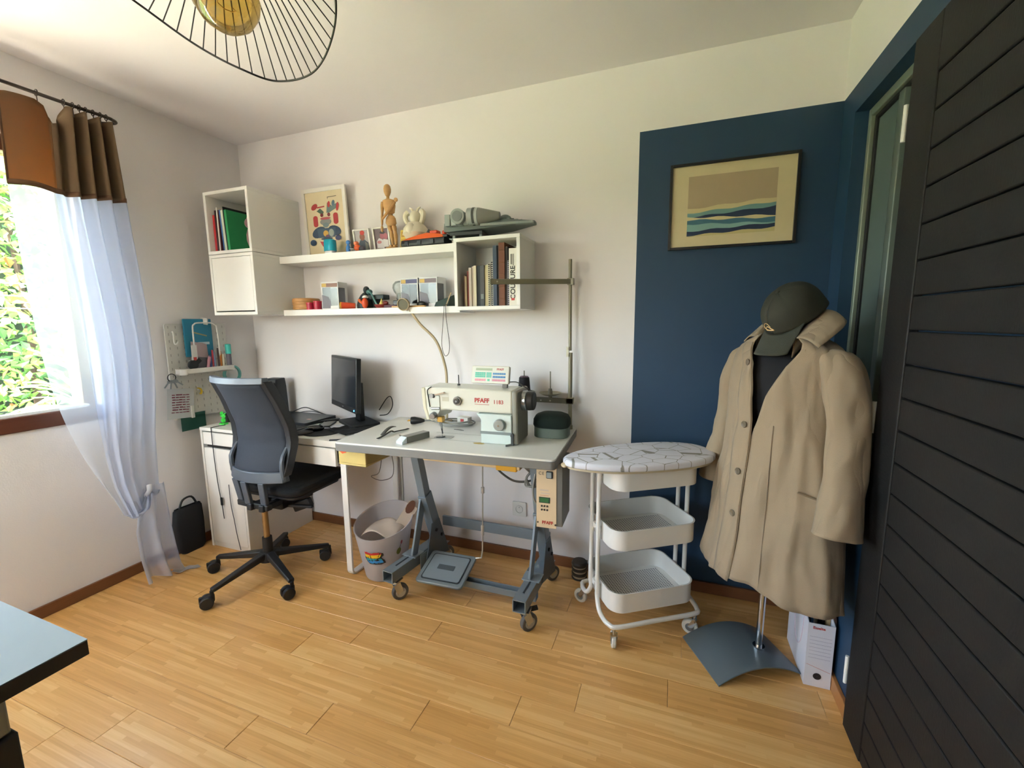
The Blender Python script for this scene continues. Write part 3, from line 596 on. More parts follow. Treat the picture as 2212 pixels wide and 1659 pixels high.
def limb(nm, a, mid, e, r0, r1, r2):
    a, mid, e = Vector(a), Vector(mid), Vector(e)
    B().tube([a, a.lerp(mid, .25), a.lerp(mid, .6), mid], [r0*.7, r0, r0*.95, r1*.8], 10).build('upper_'+nm, WD, wm); B().ball(mid, r1*.95, 10).build('joint', WD, wm)
    B().tube([mid, mid.lerp(e, .3), mid.lerp(e, .7), e], [r1*.8, r1*1.05, r1*.85, r2], 10).build('lower_'+nm, WD, wm)
limb('leg', (-.012, 0, hz-.15), (-.002, .002, .10), (.005, 0, .03), .0135, .0105, .007); limb('leg', (.014, 0, hz-.15), (.02, .002, .10), (.024, 0, .03), .0135, .0105, .007)
for x in (.004, .024): B().bar((x, .008, .022), (x-.003, -.03, .019), .012, .014).build('foot', WD, wm, bevel=.003)
limb('arm', (-.045, 0, hz-.026), (-.047, -.004, hz-.09), (-.048, -.01, hz-.15), .0095, .0075, .005); B().ball((-.048, -.012, hz-.17), (.008, .006, .019), 10).build('hand', WD, wm)
limb('arm', (.030, -.006, hz-.03), (-.004, -.024, hz-.082), (-.040, -.03, hz-.128), .0095, .0075, .005); B().ball((.036, -.01, hz-.02), (.012, .01, .011), 10).build('hand', WD, wm)
# white ceramic figurine
wc = thing('ceramic_figurine', 'white ceramic horned figurine with a round belly', 'figurine', (1.368, -.075, US))
CER = m('#e2d9c2', .3)
B().lathe([(.001, 0), (.052, 0), (.056, .01), (.05, .03), (.04, .045), (.056, .06), (.07, .085), (.066, .11), (.05, .13), (.04, .142), (.001, .145)], n=24).build('body', CER, wc)
B().ball((0, 0, .172), (.032, .03, .036)).build('head', CER, wc); B().ball((0, -.045, .10), (.03, .03, .035)).build('belly', CER, wc)
for s_ in (-1, 1):
    B().tube([(s_*.035, 0, .135), (s_*.052, -.01, .155), (s_*.056, -.008, .185), (s_*.043, 0, .20)], [.013, .016], 8, sub=3).build('arm', CER, wc)
    B().tube([(s_*.012, 0, .2), (s_*.02, 0, .215), (s_*.034, 0, .222)], [.009, .004], 8, sub=3).build('horn', CER, wc); B().ball((s_*.034, -.04, .02), (.02, .028, .02), 12).build('foot', CER, wc)
yc = thing('yellow_card', 'small yellow picture card standing by the wooden mannequin', 'card', (1.307, -.10, US), (-.1, 0, 0))
B().box(-.026, -.0015, 0, .026, .0015, .108).build('card', m('#d9bd55', .6), yc)
b, ms = flat([('#b98a3e', [(-.02, .07), (.02, .07), (.02, .1), (-.02, .1)]), ('#e8d9a0', ell(-.002, .085, .012, .008)), ('#c9a23e', [(-.02, .01), (.02, .01), (.02, .06), (-.02, .06)]), ('#e0c878', ell(0, .035, .014, .016))], -.0018); b.build('print', ms, yc, smooth=0)
# orange and black toy vehicle
tv = thing('toy_vehicle', 'orange and black toy vehicle with a low wedge body', 'toy', (1.47, -.13, US), -.06)
B().rings([[(x, y*k, z) for y, z in ((-.04, .004), (.04, .004), (.045, .018), (.04, .036), (-.04, .036), (-.045, .018))] for x, k in ((-.145, .8), (-.135, 1), (.06, 1), (.13, .9))]).build('chassis', m('#202226', .45), tv, bevel=.002)
B().rings([[(x, -.038*k, .037), (x, .038*k, .037), (x, .03*k, .037+h), (x, -.03*k, .037+h)] for x, h, k in ((-.14, .004, .7), (-.11, .010, 1), (-.03, .024, 1), (.02, .03, 1), (.10, .018, 1), (.12, .012, .9))]).build('bodywork', m('#e0611e', .4), tv, bevel=.002)
B().bar((.0, 0, .06), (.02, 0, .085), .014, .012).build('lever', BLACK, tv); B().box(.03, -.02, .06, .075, .02, .078).build('seat', m('#c8441c', .4), tv, bevel=.004)
B().ball((.115, -.01, .062), .013, 10).build('tail_light', m('#d8452a', .3), tv); B().box(.10, -.03, .036, .145, .03, .05).build('rear_deck', BLACK, tv, bevel=.003)
for x in (-.1, -.02, .06): B().box(x-.012, -.048, .008, x+.012, -.043, .028).build('side_vent', m('#34373c', .5), tv, bevel=.001)
# grey brick-built toy spacecraft on the right cube (a generic one)
sp = thing('toy_spacecraft', 'grey brick-built toy spacecraft model on top of the right wall cube', 'model', (1.83, -.12, 1.7630), .12)
G1 = m('#98a19e', .5); G2 = m('#757d7b', .5); G3 = m('#a9b0ad', .5); G4 = m('#3c4140', .5)
B().rings([[(x, -wd, z0), (x, wd, z0), (x, wd*.8, z1), (x, -wd*.8, z1)] for x, wd, z0, z1 in ((-.23, .05, .045, .085), (-.19, .085, .035, .10), (-.02, .095, .04, .10), (.10, .08, .05, .085), (.235, .03, .066, .078))]).build('hull', G2, sp, bevel=.002)
for i in range(5): B().box(-.2+i*.032, -.108, .058, -.173+i*.032, -.08, .112-.004*(i % 2)).build('armour_plate', G3 if i % 2 else G1, sp, bevel=.0015)
B().cyl((-.125, -.135, .095), (-.125, -.06, .095), .036, .036, 20).build('pod', G1, sp, bevel=.002); B().cyl((-.125, -.138, .095), (-.125, -.134, .095), .025, .025, 20).build('pod_cap', G2, sp)
B().cyl((-.085, -.085, .098), (-.03, -.085, .098), .042, .042, 16).build('collar', G3, sp, bevel=.002); B().cyl((-.058, -.085, .098), (-.046, -.085, .098), .0435, .0435, 16).build('collar_band', G4, sp)
B().cyl((-.03, -.085, .098), (.075, -.082, .096), .042, .018, 16).build('nose_cone', m('#84857e', .35), sp, bevel=.002)
B().ball((.085, -.02, .088), (.034, .03, .026), 14).build('dome', G2, sp)
for i in range(6): B().box(.1+i*.02, -.05+.004*i, .078-.002*i, .114+i*.02, -.01, .092-.003*i).build('top_plate', (G1, G4)[i % 2], sp, bevel=.001)
B().rings([[(x, y-.016, z-.006), (x, y+.016, z-.006), (x, y+.016, z+.006), (x, y-.016, z+.006)] for x, y, z in ((-.02, -.085, .056), (.12, -.07, .06), (.23, -.04, .066))]).build('side_rail', G1, sp, bevel=.001)
B().box(-.19, -.07, .018, -.02, .07, .036).build('belly_plate', G4, sp, bevel=.002)
for x, y in ((-.17, -.06), (-.03, -.06), (-.1, .05)): B().bar((x, y, .02), (x, y, .003), .012, .012).box(x-.02, y-.016, 0, x+.02, y+.016, .004).build('landing_leg', G1, sp)
# ---------------------------------------------------------------- things on the lower shelf
LS = 1.4368
bk = thing('steamer_basket', 'round bamboo steamer basket with a lid on the lower shelf', 'basket', (.582, -.10, LS))
BAM = m('#b98752', .55, var=.2, scale=10, stretch=(1, 1, 20))
B().lathe([(.001, .002), (.074, .002), (.076, .004), (.076, .042), (.072, .042), (.072, .006)], n=32).build('body', BAM, bk); B().lathe([(.078, .0425), (.078, .066), (.074, .07), (.04, .072), (.001, .0725)], n=32).build('lid', BAM, bk)
for z in (.012, .034, .05): B().tube([(.077*math.cos(2*PI*i/32), .077*math.sin(2*PI*i/32), z) for i in range(32)], .0025, 6, closed=True).build('hoop', BAM, bk)
for i, (x, h, lab) in enumerate(((.647, .042, 'red glossy spool of thread, left of the red pair'), (.704, .05, 'red glossy spool of thread beside the display box'))):
    rs_ = thing('thread_spool', lab, 'spool', (x, -.135, LS), .3, 'red spools on the lower shelf')
    B().cyl((0, 0, .004), (0, 0, h-.004), .022, .024, 18).build('thread', m('#b01f3c', .35), rs_); B().cyl((0, 0, 0), (0, 0, .004), .025).cyl((0, 0, h-.004), (0, 0, h), .025).build('flange', m('#d2324a', .3), rs_)
def display_box(x, y, rz, lab, band_hx, tone='#dcd9d6', w=.115, h=.158, d=.088, hid=0):
    t = thing('display_box', lab, 'box', (x, y, LS), rz, 'window boxes on the lower shelf'); c = m(tone, .4); e = .0015
    b = B(); b.box(-w/2, -d/2, h*.80, w/2, -d/2+e, h).box(-w/2, -d/2, 0, w/2, -d/2+e, h*.13).box(-w/2, -d/2, h*.13, -w/2+.008, -d/2+e, h*.8).box(w/2-.006, -d/2, h*.13, w/2, -d/2+e, h*.8)
    b.box(-w/2, d/2-e, 0, w/2, d/2, h).box(-w/2, -d/2+e, 0, w/2, d/2-e, e).box(-w/2, -d/2+e, h-e, w/2, d/2-e, h).box(-w/2, -d/2+e, 0, -w/2+e, d/2-e, h)
    b.box(w/2-e, -d/2+e, h*.8, w/2, d/2-e, h).box(w/2-e, -d/2+e, 0, w/2, d/2-e, h*.13).box(w/2-e, d/2-.022, h*.13, w/2, d/2-e, h*.8)
    b.build('carton', c, t)
    B().box(-w/2+.004, -d/2-.0006, h*.82, w/2-.004, -d/2-.0001, h*.96).build('printed_band', m(band_hx, .5), t); B().box(-w/2+.006, -d/2-.0010, h*.83, -w/2+.036, -d/2-.0007, h*.95).build('printed_badge', m('#c8a24a', .5), t)
    pts = [(-w/2+.003, 0), (.0, 0), (.004, h*.2), (-.01, h*.42), (-w/2+.003, h*.5)]
    b = B(); b.add([(p, -d/2-.0006, q+.006) for p, q in pts], [(0, 1, 2, 3, 4)]); b.build('printed_panel', m('#77737c', .5), t)
    B().box(-w/2+.008, -d/2+.0004, h*.13, w/2-.006, -d/2+.0009, h*.8).box(w/2-.0012, -d/2+e, h*.13, w/2-.0006, d/2-.022, h*.8).build('clear_window', PVC, t, smooth=0)
    B().box(-w/2+.006, d/2-.012, h*.1, w/2-.006, d/2-.006, h*.82).build('inner_card', m('#55525c', .5), t)
    return t
PVC = glass('clear_plastic', '#d8dadc', .06, .08)
display_box(.80, -.095, .10, 'window display box standing alone next to the red spools', '#8f6a58')
display_box(1.348, -.085, -.05, 'window display box behind the lamp head, left of the two neighbours', '#4c4a70')
display_box(1.468, -.085, -.06, 'window display box with grey side panel, right of the two neighbours', '#7d6c74', '#d4d2d2')
tc_ = thing('torch', 'orange toy torch lying with its yellow lens towards the room', 'torch', (.93, -.135, LS+.0205), (0, 0, .55))
B().cyl((-.035, 0, 0), (.04, 0, -.003), .0195, .016, 18).build('barrel', m('#d64a24', .4), tc_); B().cyl((-.042, 0, 0), (-.035, 0, 0), .0205, .0195, 18).build('bezel', m('#e0a030', .4), tc_); B().cyl((-.0445, 0, 0), (-.042, 0, 0), .016, .016, 18).build('lens', m('#f2c04a', .2), tc_)
df = thing('dark_ornament', 'dark green dome-shaped ornament with a round knob on top', 'ornament', (1.025, -.085, LS))
DG = m('#1c2425', .5)
B().lathe([(.001, 0), (.056, 0), (.058, .02), (.05, .05), (.034, .078), (.02, .092), (.001, .095)], n=20).build('body', DG, df); B().ball((0, 0, .108), (.019, .018, .022)).build('knob', DG, df)
tr_ = thing('toy_trolley', 'black toy tray with a curved teal handle', 'toy', (1.105, -.08, LS))
B().box(-.06, -.03, .05, .055, .03, .078).build('tray', m('#1f2e2a', .5), tr_, bevel=.004); B().box(-.05, -.022, 0, .0, .022, .05).build('stand', DG, tr_, bevel=.003); B().tube([(-.045, -.035, .10), (-.02, -.04, .085), (.0, -.042, .05), (.02, -.044, .02), (.055, -.046, .005)], .005, 8, sub=4).build('handle', m('#5f8f88', .45), tr_); B().ball((-.048, -.02, .095), (.02, .016, .016), 12).build('end_knob', m('#4b6c68', .5), tr_)
oc = thing('orange_toy', 'orange toy creature with a white cap and raised arm', 'figurine', (1.058, -.145, LS))
B().ball((.0, 0, .03), (.019, .017, .03)).build('body', m('#d94f22', .4), oc); B().ball((.004, 0, .062), (.018, .017, .012), lo=-.3).build('cap', m('#e4e0da', .5), oc); B().tube([(-.014, 0, .03), (-.03, -.004, .04), (-.035, -.004, .052)], [.008, .009], 8, sub=3).build('arm', m('#e4692e', .4), oc)
rt = thing('red_dish', 'small red dish carrying a yellow and green ornament', 'dish', (1.165, -.13, LS))
B().lathe([(.001, 0), (.03, 0), (.042, .012), (.044, .02), (.04, .02), (.03, .008), (.001, .006)], n=24).build('dish', m('#8a2f2a', .45), rt); B().lathe([(.001, .008), (.016, .008), (.013, .025), (.006, .04), (.001, .055)], (-.004, 0, 0), 12).build('ornament', m('#d8c870', .45), rt)
B().ball((.02, .004, .028), (.018, .014, .012), 10).build('red_ball', m('#7c2420', .5), rt)
pu = B(); pu.prism(rrect(.045, .02, .012), 0, .016); pu.build('purple_pouch', m('#5a3f4a', .7), bevel=.004, origin=(0, 0, 0)); po = bpy.data.objects['purple_pouch']; po.location = (1.235, -.14, LS); tag(po, 'flat purple brown pouch lying by the red dish', 'pouch')
gl_ = thing('glass_globe', 'clear glass globe ornament on a black square base', 'ornament', (1.258, -.085, LS))
B().box(-.032, -.03, 0, .032, .03, .042).build('base', m('#141816', .3), gl_, bevel=.004); CLR = glass('clear_glass', '#eef2f0', .12, .02)
B().lathe([(.02, .043), (.024, .05), (.024, .075), (.036, .09), (.043, .11), (.04, .13), (.026, .147), (.001, .152)], n=28).build('globe', CLR, gl_, smooth=180); B().cyl((0, 0, .043), (0, 0, .082), .018, .016, 12).build('core', CLR, gl_)
rl = B(); rl.box(-.105, -.008, 0, .105, .008, .008); rl.build('wooden_ruler', m('#c69a5c', .5, var=.1), bevel=.001, label='flat wooden ruler lying at the shelf edge under the window boxes', cat='ruler'); bpy.data.objects['wooden_ruler'].location = (1.36, -.162, LS)
dp = thing('dark_pebble', 'dark oval pebble lying in front of the right window box', 'pebble', (1.432, -.15, LS)); B().ball((0, 0, .016), (.028, .014, .016), 14).build('pebble', m('#232422', .4), dp)
gb = thing('grey_case', 'dark green folded case with straps at the right end of shelf', 'case', (1.56, -.11, LS))
B().rings([[(x, -.05, 0), (x, .03, 0), (x, .02, h), (x, -.03, h*.8)] for x, h in ((-.045, .03), (-.01, .045), (.045, .065))]).build('body', m('#35463f', .6), gb, bevel=.004); B().bar((.03, -.055, .0), (.06, -.05, .07), .006, .003).build('strap', m('#a68f6c', .6), gb)
mk = thing('marker_pen', 'orange and blue marker pen standing against the right cube', 'pen', (1.648, -.14, LS)); B().cyl((0, 0, 0), (0, 0, .05), .009).build('cap', m('#e0892c', .4), mk); B().cyl((0, 0, .0505), (.004, 0, .13), .008, .007).build('barrel', m('#3a3f6c', .4), mk)
B().tube([(1.575, -.15, LS+.008), (1.59, -.186, LS+.006), (1.592, -.19, 1.42), (1.585, -.19, 1.36), (1.573, -.19, 1.24), (1.585, -.19, 1.185), (1.60, -.19, 1.178), (1.615, -.19, 1.20), (1.618, -.19, 1.25), (1.605, -.19, 1.36), (1.602, -.19, 1.42), (1.60, -.186, LS+.006), (1.60, -.15, LS+.008)], .0016, 6, sub=6).build('hanging_cord', m('#3a3430', .6), label='thin dark looped cord hanging down from the lower shelf', cat='cord')
# ---------------------------------------------------------------- framed print on the blue wall: a plain generic print of bands in the same colours
def bands(t, w, h, z0, y):
    B().box(-w/2, y, z0, w/2, -.001, z0+h).build('mount', m('#cdbf98', .7), t)
    X0, X1, Z0, Z1 = -w*.36, w*.36, z0+h*.13, z0+h*.87; ww = X1-X0; hh = Z1-Z0; r_ = random.Random(4)
    def bnd(hx, a, c, tilt, ph, n=14): return (hx, [(X0+ww*i/n, Z0+hh*max(0, min(1, a+tilt*(i/n-.5)+.012*math.sin(i*1.3+ph)))) for i in range(n+1)] + [(X0+ww*i/n, Z0+hh*max(0, min(1, c+tilt*(i/n-.5)+.012*math.sin(i*1.1+ph+2)))) for i in range(n, -1, -1)])
    ps = [('#ad9a7c', [(X0, Z0), (X1, Z0), (X1, Z1), (X0, Z1)])]
    for hx, a, c, tl, ph in (('#c9bb8e', -.3, .50, .08, 0), ('#6d9391', -.3, .43, .08, 1), ('#1f2f4e', -.3, .36, .08, 2), ('#c9bb8e', -.3, .29, -.06, 0), ('#3e6a7c', -.3, .25, -.06, 3), ('#7ea5a0', -.3, .18, -.06, 1.5), ('#22304f', -.3, .11, .05, 1), ('#bdb07c', -.3, .04, .05, 2)): ps.append(bnd(hx, a, c, tl, ph))
    b, ms = flat(ps, y-.0006); b.build('print', ms, t, smooth=0)
frame(2.680, 3.190, .372, -.003, 0, .011, '#17171a', 'black framed print with blue and beige bands on the blue wall', bands, z0=1.672, d=.02)
# ---------------------------------------------------------------- desk with drawer cabinet
MEL = m('#e6e2dc', .4, var=.015)
dk = thing('desk', 'white desk with a drawer front and flat steel end leg', 'desk', (.78, -.25, 0))
B().box(.422, -.50, .715, 1.152, -.03, .75).build('desktop', MEL, dk, w=1, bevel=.002)
B().box(.425, -.497, .612, .74, -.48, .708).build('drawer', MEL, dk, w=1, bevel=.0015); B().box(.744, -.497, .612, 1.098, -.48, .708).build('drawer', MEL, dk, w=1, bevel=.0015)
B().box(.425, -.478, .612, 1.098, -.05, .63).build('drawer_bottom', MEL, dk, w=1)
B().box(1.125, -.47, .605, 1.145, -.05, .714).build('end_panel', MEL, dk, w=1)
b = B(); pts = [(-.478, .714), (-.478, .03), (-.468, .012), (-.45, .006), (-.07, .006), (-.05, .012), (-.042, .03), (-.042, .714)]
for (a, c), (d, e) in zip(pts, pts[1:]): b.bar((1.133, a, c), (1.133, d, e), .036, .012, side=(1, 0, 0))
b.build('end_leg', m('#eceae6', .3), dk, w=1, bevel=.002)
dc = thing('drawer_cabinet', 'white drawer cabinet at the left end of the desk', 'cabinet', (.255, -.25, 0))
b = B(); b.box(.092, -.498, 0, .108, -.02, .73).box(.402, -.498, 0, .418, -.02, .73).box(.108, -.03, .01, .402, -.02, .73).box(.108, -.49, .0, .402, -.05, .03)
b.build('carcass', MEL, dc, w=1, bevel=.001); B().box(.092, -.50, .731, .418, -.02, .75).build('top_panel', MEL, dc, w=1, bevel=.0015)
for z0, z1 in ((.648, .722), (.035, .628)): B().box(.111, -.497, z0, .399, -.48, z1).build('drawer' if z0 > .5 else 'cabinet_door', MEL, dc, w=1, bevel=.0015)
B().box(.112, -.476, .629, .398, -.46, .647).build('grip_gap', m('#2c2522', .7), dc, w=1)
def cable(pts, r, hx, label, sub=6, name='cable', rough=.5, cat='cable'):
    return B().tube(pts, r, 6, sub=sub).build(name, m(hx, rough), origin=pts[0], label=label, cat=cat)
cable([(.205, -.42, .754), (.20, -.497, .755), (.20, -.505, .735), (.203, -.506, .55), (.215, -.508, .40), (.228, -.508, .3), (.235, -.507, .2)], .0022, '#22222a', 'thin black cable hanging down the drawer cabinet front with a switch')
B().box(.226, -.515, .285, .242, -.508, .335).build('cable_switch', BLACK, origin=(.234, -.5115, .31), bevel=.003, label='small black inline switch on the hanging cable', cat='switch')
cable([(.30, -.505, .42), (.305, -.508, .3), (.32, -.508, .2), (.33, -.508, .12), (.35, -.508, .02)], .002, '#3a3a44', 'thin dark cable hanging beside the chair column behind')
# pegboard
pb = thing('pegboard', 'white pegboard on the left wall above the cabinet', 'pegboard', (.015, -.40, 1.08))
b = B(); b.prism(rrect(.18, .28, .012), .012, .018, lambda x, y, z: (z, x-.403, y+1.08)); b.build('board', m('#d6d4ce', .5, var=.01), pb, w=1)
b = B()
for i in range(9):
    for j in range(14):
        y = -.563+i*.04; z = .82+j*.04
        b.prism([(-.0022, -.0075), (.0022, -.0075), (.0022, .0075), (-.0022, .0075)], .0181, .0186, lambda p, q, h: (h, y+p, z+q))
b.build('slot_hole', m('#a8a6a2', .8), pb, w=1, smooth=0, kind='stuff')
ps_ = thing('pegboard_shelf', 'white pegboard tray holding pens and small tools', 'shelf', (.06, -.40, 1.085))
WP = m('#dfddd8', .45)
b = B(); b.prism(rrect(.165, .042, .03, 6), 1.068, 1.072, lambda x, y, z: (y+.063, x-.40, z)); b.build('tray_floor', WP, ps_, w=1)
rr = rrect(.165, .042, .03, 6); ri = rrect(.162, .039, .028, 6)
b = B(); b.rings([[(y+.063, x-.40, z) for x, y in r_] for r_, z in ((rr, 1.066), (rr, 1.10), (ri, 1.10), (ri, 1.072))], caps=(0, 0)); b.build('tray_rim', WP, ps_, w=1)
lh = thing('wire_loop', 'white wire loop holder hooked over the blue notebook', 'holder', (.05, -.38, 1.2))
B().tube([(.03, -.475, 1.14), (.075, -.47, 1.14), (.08, -.468, 1.17), (.07, -.46, 1.33), (.07, -.45, 1.355), (.07, -.43, 1.364), (.07, -.35, 1.364), (.07, -.325, 1.352), (.07, -.315, 1.33), (.075, -.315, 1.17), (.03, -.315, 1.14)], .0042, 8, sub=4).build('wire', WP, lh, w=1)
B().bar((.075, -.372, 1.372), (.02, -.372, 1.378), .04, .006).build('hook', WP, lh, w=1)
nb = thing('notebook', 'blue notebook standing in the wire loop on pegboard', 'notebook', (.04, -.41, 1.16), 0)
B().box(.030, -.492, 1.165, .042, -.326, 1.388).build('cover', m('#1f83a8', .5), nb, w=1, bevel=.004); B().box(.0425, -.45, 1.295, .0432, -.36, 1.302, M=Matrix.Translation((0, -.405, 1.3)) @ Matrix.Rotation(-.28, 4, 'X') @ Matrix.Translation((0, .405, -1.3))).build('printed_stroke', m('#b9a873', .6), nb, w=1)
B().box(.0425, -.42, 1.235, .0432, -.35, 1.25).build('printed_title', m('#cfe3ea', .6), nb, w=1)
tg = thing('white_tag', 'white narrow tag with a red mark on the pegboard', 'tag', (.06, -.48, 1.14)); B().box(.082, -.49, 1.125, .085, -.458, 1.235).build('card', m('#e0dedc', .5), tg, w=1); B().box(.0852, -.483, 1.145, .0858, -.465, 1.165).build('red_mark', m('#c8403a', .5), tg, w=1)
pp = thing('pink_pouch', 'pale pink paper packet behind the pegboard tray', 'packet', (.05, -.43, 1.10)); B().prism([(-.47, 1.10), (-.37, 1.10), (-.375, 1.235), (-.40, 1.245), (-.465, 1.255)], .046, .053, lambda y, z, x: (x, y, z)).build('packet', m('#b7a3a8', .6), pp, w=1)
gp = thing('grey_packet', 'dark grey packet in the pegboard tray', 'packet', (.06, -.41, 1.10)); B().prism([(-.46, 1.075), (-.375, 1.075), (-.38, 1.155), (-.45, 1.165)], .055, .064, lambda y, z, x: (x, y, z)).build('packet', m('#6b6870', .6), gp, w=1)
bt = thing('black_tape_dispenser', 'black rounded tape dispenser in the pegboard tray', 'dispenser', (.08, -.49, 1.1))
B().cyl((.07, -.485, 1.12), (.088, -.485, 1.12), .028, .028, 18).bar((.079, -.485, 1.115), (.079, -.445, 1.15), .026, .02).build('body', BLACK, bt, w=1, bevel=.003)
yt = thing('yellow_tape', 'yellow folded measuring tape in the pegboard tray', 'tape measure', (.085, -.43, 1.085)); B().prism(rrect(.03, .009, .005), 1.073, 1.084, lambda x, y, z: (y+.085, x-.43, z)).build('tape', m('#b59a3c', .5), yt, w=1)
tools = [(-.40, 1.16, .009, '#c98f9c', 'pink wide marker leaning in the pegboard tray', .03), (-.375, 1.17, .006, '#3a4a86', 'blue slim pen in the pegboard tray', .0), (-.36, 1.20, .005, '#c23a4c', 'red slim pen in the pegboard tray', .0),
         (-.345, 1.19, .006, '#7d93b4', 'grey blue marker in the pegboard tray', -.01), (-.325, 1.21, .005, '#4b2f24', 'dark brown brush in the pegboard tray', .0), (-.31, 1.19, .006, '#c8762c', 'orange handled tool in the pegboard tray', .0),
         (-.295, 1.17, .008, '#d3cdb4', 'cream capped glue stick in the pegboard tray', .0)]
for y, zt, r_, hx, lab, ln in tools:
    t = thing('pen', lab, 'pen', (.072, y, 1.0735), (0, 0, 0), 'pens in the pegboard tray'); hgt = zt-1.0735
    B().cyl((0, 0, 0), (0, ln*.5, hgt*.72), r_*.85, r_, 10).build('barrel', m(hx, .4), t); B().cyl((0, ln*.5, hgt*.72), (0, ln*.7, hgt), r_*1.08, r_*.9, 10).build('cap', m(hx, .3, var=.02), t)
tbt = thing('teal_bottle', 'turquoise cap on a dark small bottle in the pegboard tray', 'bottle', (.08, -.262, 1.0735)); B().cyl((0, 0, 0), (0, 0, .095), .014, n=14).build('body', m('#6c6672', .4), tbt); B().cyl((0, 0, .096), (0, 0, .158), .0165, .0165, 14).build('cap', m('#3fb9ad', .4), tbt, bevel=.003)
trg = thing('teal_roll', 'teal green translucent tape ring hanging below the pegboard tray', 'tape', (.05, -.215, 1.03)); B().lathe([(.048, -.009), (.058, -.009), (.058, .009), (.048, .009), (.048, -.009)], (.045, -.225, 1.035), 32, 0, Matrix.Rotation(PI/2, 4, 'Y')).build('ring', m('#5fa8a4', .3), trg, w=1)
kc = thing('key_bunch', 'bunch of small metal keys on black ring below the tray', 'keys', (.05, -.59, 1.04))
B().tube([(.045, -.59+.022*math.cos(i*PI/8), 1.055+.022*math.sin(i*PI/8)) for i in range(16)], .0025, 6, closed=True).build('key_ring', BLACK, kc, w=1)
for a in (-.7, -.2, .35, .9):
    M_ = Matrix.Translation((.047+.004*a, -.59+.02*a, 1.035)) @ Matrix.Rotation(a, 4, 'X'); B().box(-.001, -.004, -.045, .001, .004, -.01, M=M_).box(-.001, -.009, -.01, .001, .009, .008, M=M_).build('key', m('#a9adb0', .3, .8), kc, w=1)
hk = thing('peg_hook', 'white peg hook at the upper left of pegboard', 'hook', (.03, -.545, 1.28)); B().tube([(.019, -.545, 1.31), (.03, -.545, 1.31), (.032, -.545, 1.25), (.045, -.54, 1.245), (.05, -.535, 1.26)], .0045, 8, sub=4).build('hook', WP, hk, w=1)
st = thing('paper_sheet', 'pale translucent sheet printed with dark red script, pinned low on the pegboard', 'paper', (.03, -.545, .90))
M_ = Matrix.Translation((.027, -.545, .90)) @ Matrix.Rotation(-.10, 4, 'X')
B().box(-.0006, -.075, -.09, .0006, .075, .085, M=M_).build('sheet', m('#c9cdd0', .5), st, w=1)
b = B()
for i in range(8):
    for j in range(5):
        y0 = -.05+j*.02+rnd.uniform(-.003, .003); b.box(.0008, y0, .045-i*.0145, .0014, y0+.017, .0525-i*.0145-rnd.uniform(0, .003), M=M_)
b.build('printed_script', m('#7d3448', .6), st, w=1)
yh = thing('yellow_clip', 'yellow crescent clip with a white peg on the pegboard', 'clip', (.03, -.44, .95)); B().tube([(.03, -.445, .975), (.032, -.428, .968), (.032, -.422, .95), (.03, -.43, .935)], [.004, .007], 8, sub=4).build('crescent', m('#d6b52a', .4), yh, w=1); B().bar((.022, -.44, .995), (.03, -.44, .96), .006, .006).build('peg', WP, yh, w=1)
gs = thing('green_mat', 'dark green cutting mat hanging from white clips under the pegboard', 'cutting mat', (.03, -.48, .78))
B().box(.022, -.553, .728, .0245, -.41, .828).build('mat', m('#24564a', .5), gs, w=1)
for y in (-.485,): B().box(.0215, y-.009, .80, .034, y+.009, .875).build('clip', WP, gs, w=1, bevel=.003)
gpl = thing('green_figure', 'bright green angular figurine on the drawer cabinet', 'figurine', (.165, -.40, .7505)); GRN = m('#3fc846', .4)
B().prism(rrect(.022, .016, .006), 0, .008).build('base', GRN, gpl)
for x, z, r_ in ((0, .025, .016), (.006, .05, .013), (-.008, .068, .012)): B().ball((x, 0, z), (r_, r_*.8, r_), 6).build('body', GRN, gpl, smooth=0)
for s_ in (-1, 1): B().bar((0, 0, .05), (s_*.025, 0, .062+.01*s_), .012, .01, w1=.003, d1=.003).build('spike', GRN, gpl, smooth=0)
bp_ = thing('black_pot', 'small black pot on the drawer cabinet next to green figurine', 'pot', (.125, -.34, .7505)); B().lathe([(.001, 0), (.022, 0), (.028, .05), (.025, .05), (.02, .01), (.001, .008)], n=20).build('pot', BLACK, bp_)
# ---------------------------------------------------------------- things on the desk
spk = thing('speaker', 'tall black desktop speaker standing near the corner', 'speaker', (.30, -.13, .7502), .15)
b = B(); b.rings([[(x, y-.00*z, z) for x, y in rrect(.052-.006*t, .055-.012*t, .012)] for z, t in ((0, 0), (.20, .5), (.255, 1))]); b.build('body', m('#1b1f24', .55), spk, bevel=.004)
B().prism(rrect(.04, .075, .012), .075, .238, lambda x, y, z: (x, -.0565-.001*y*0, z) if 0 else (x, -.056 - (.0 if z < 1 else 0) - .003*(1 if y > 0 else 0), z)).build('grille', m('#14171b', .8), spk) if 0 else B().box(-.042, -.0575, .075, .042, -.052, .235).build('grille', m('#14171b', .85), spk, bevel=.003)
for z in (.03, .055): B().cyl((.0, -.0555, z), (0, -.066, z), .008, n=14).build('knob', m('#3a3f45', .35), spk)
lp = thing('laptop', 'black laptop lying closed on the desk', 'laptop', (.50, -.165, .7502), -.02)
B().prism(rrect(.205, .125, .012), 0, .012).build('base', m('#1a1c20', .45), lp, bevel=.002); B().prism(rrect(.205, .125, .012), .013, .020).build('lid', m('#24272d', .35), lp, bevel=.002); B().box(.12, -.04, .0201, .15, -.02, .0206).build('lid_mark', m('#c08a7a', .4), lp)
kb = thing('keyboard', 'black keyboard in front of the laptop', 'keyboard', (.60, -.395, .7502), .10)
B().prism(rrect(.19, .065, .008), 0, .012).build('case', m('#191b1f', .5), kb, bevel=.002)
kd = None
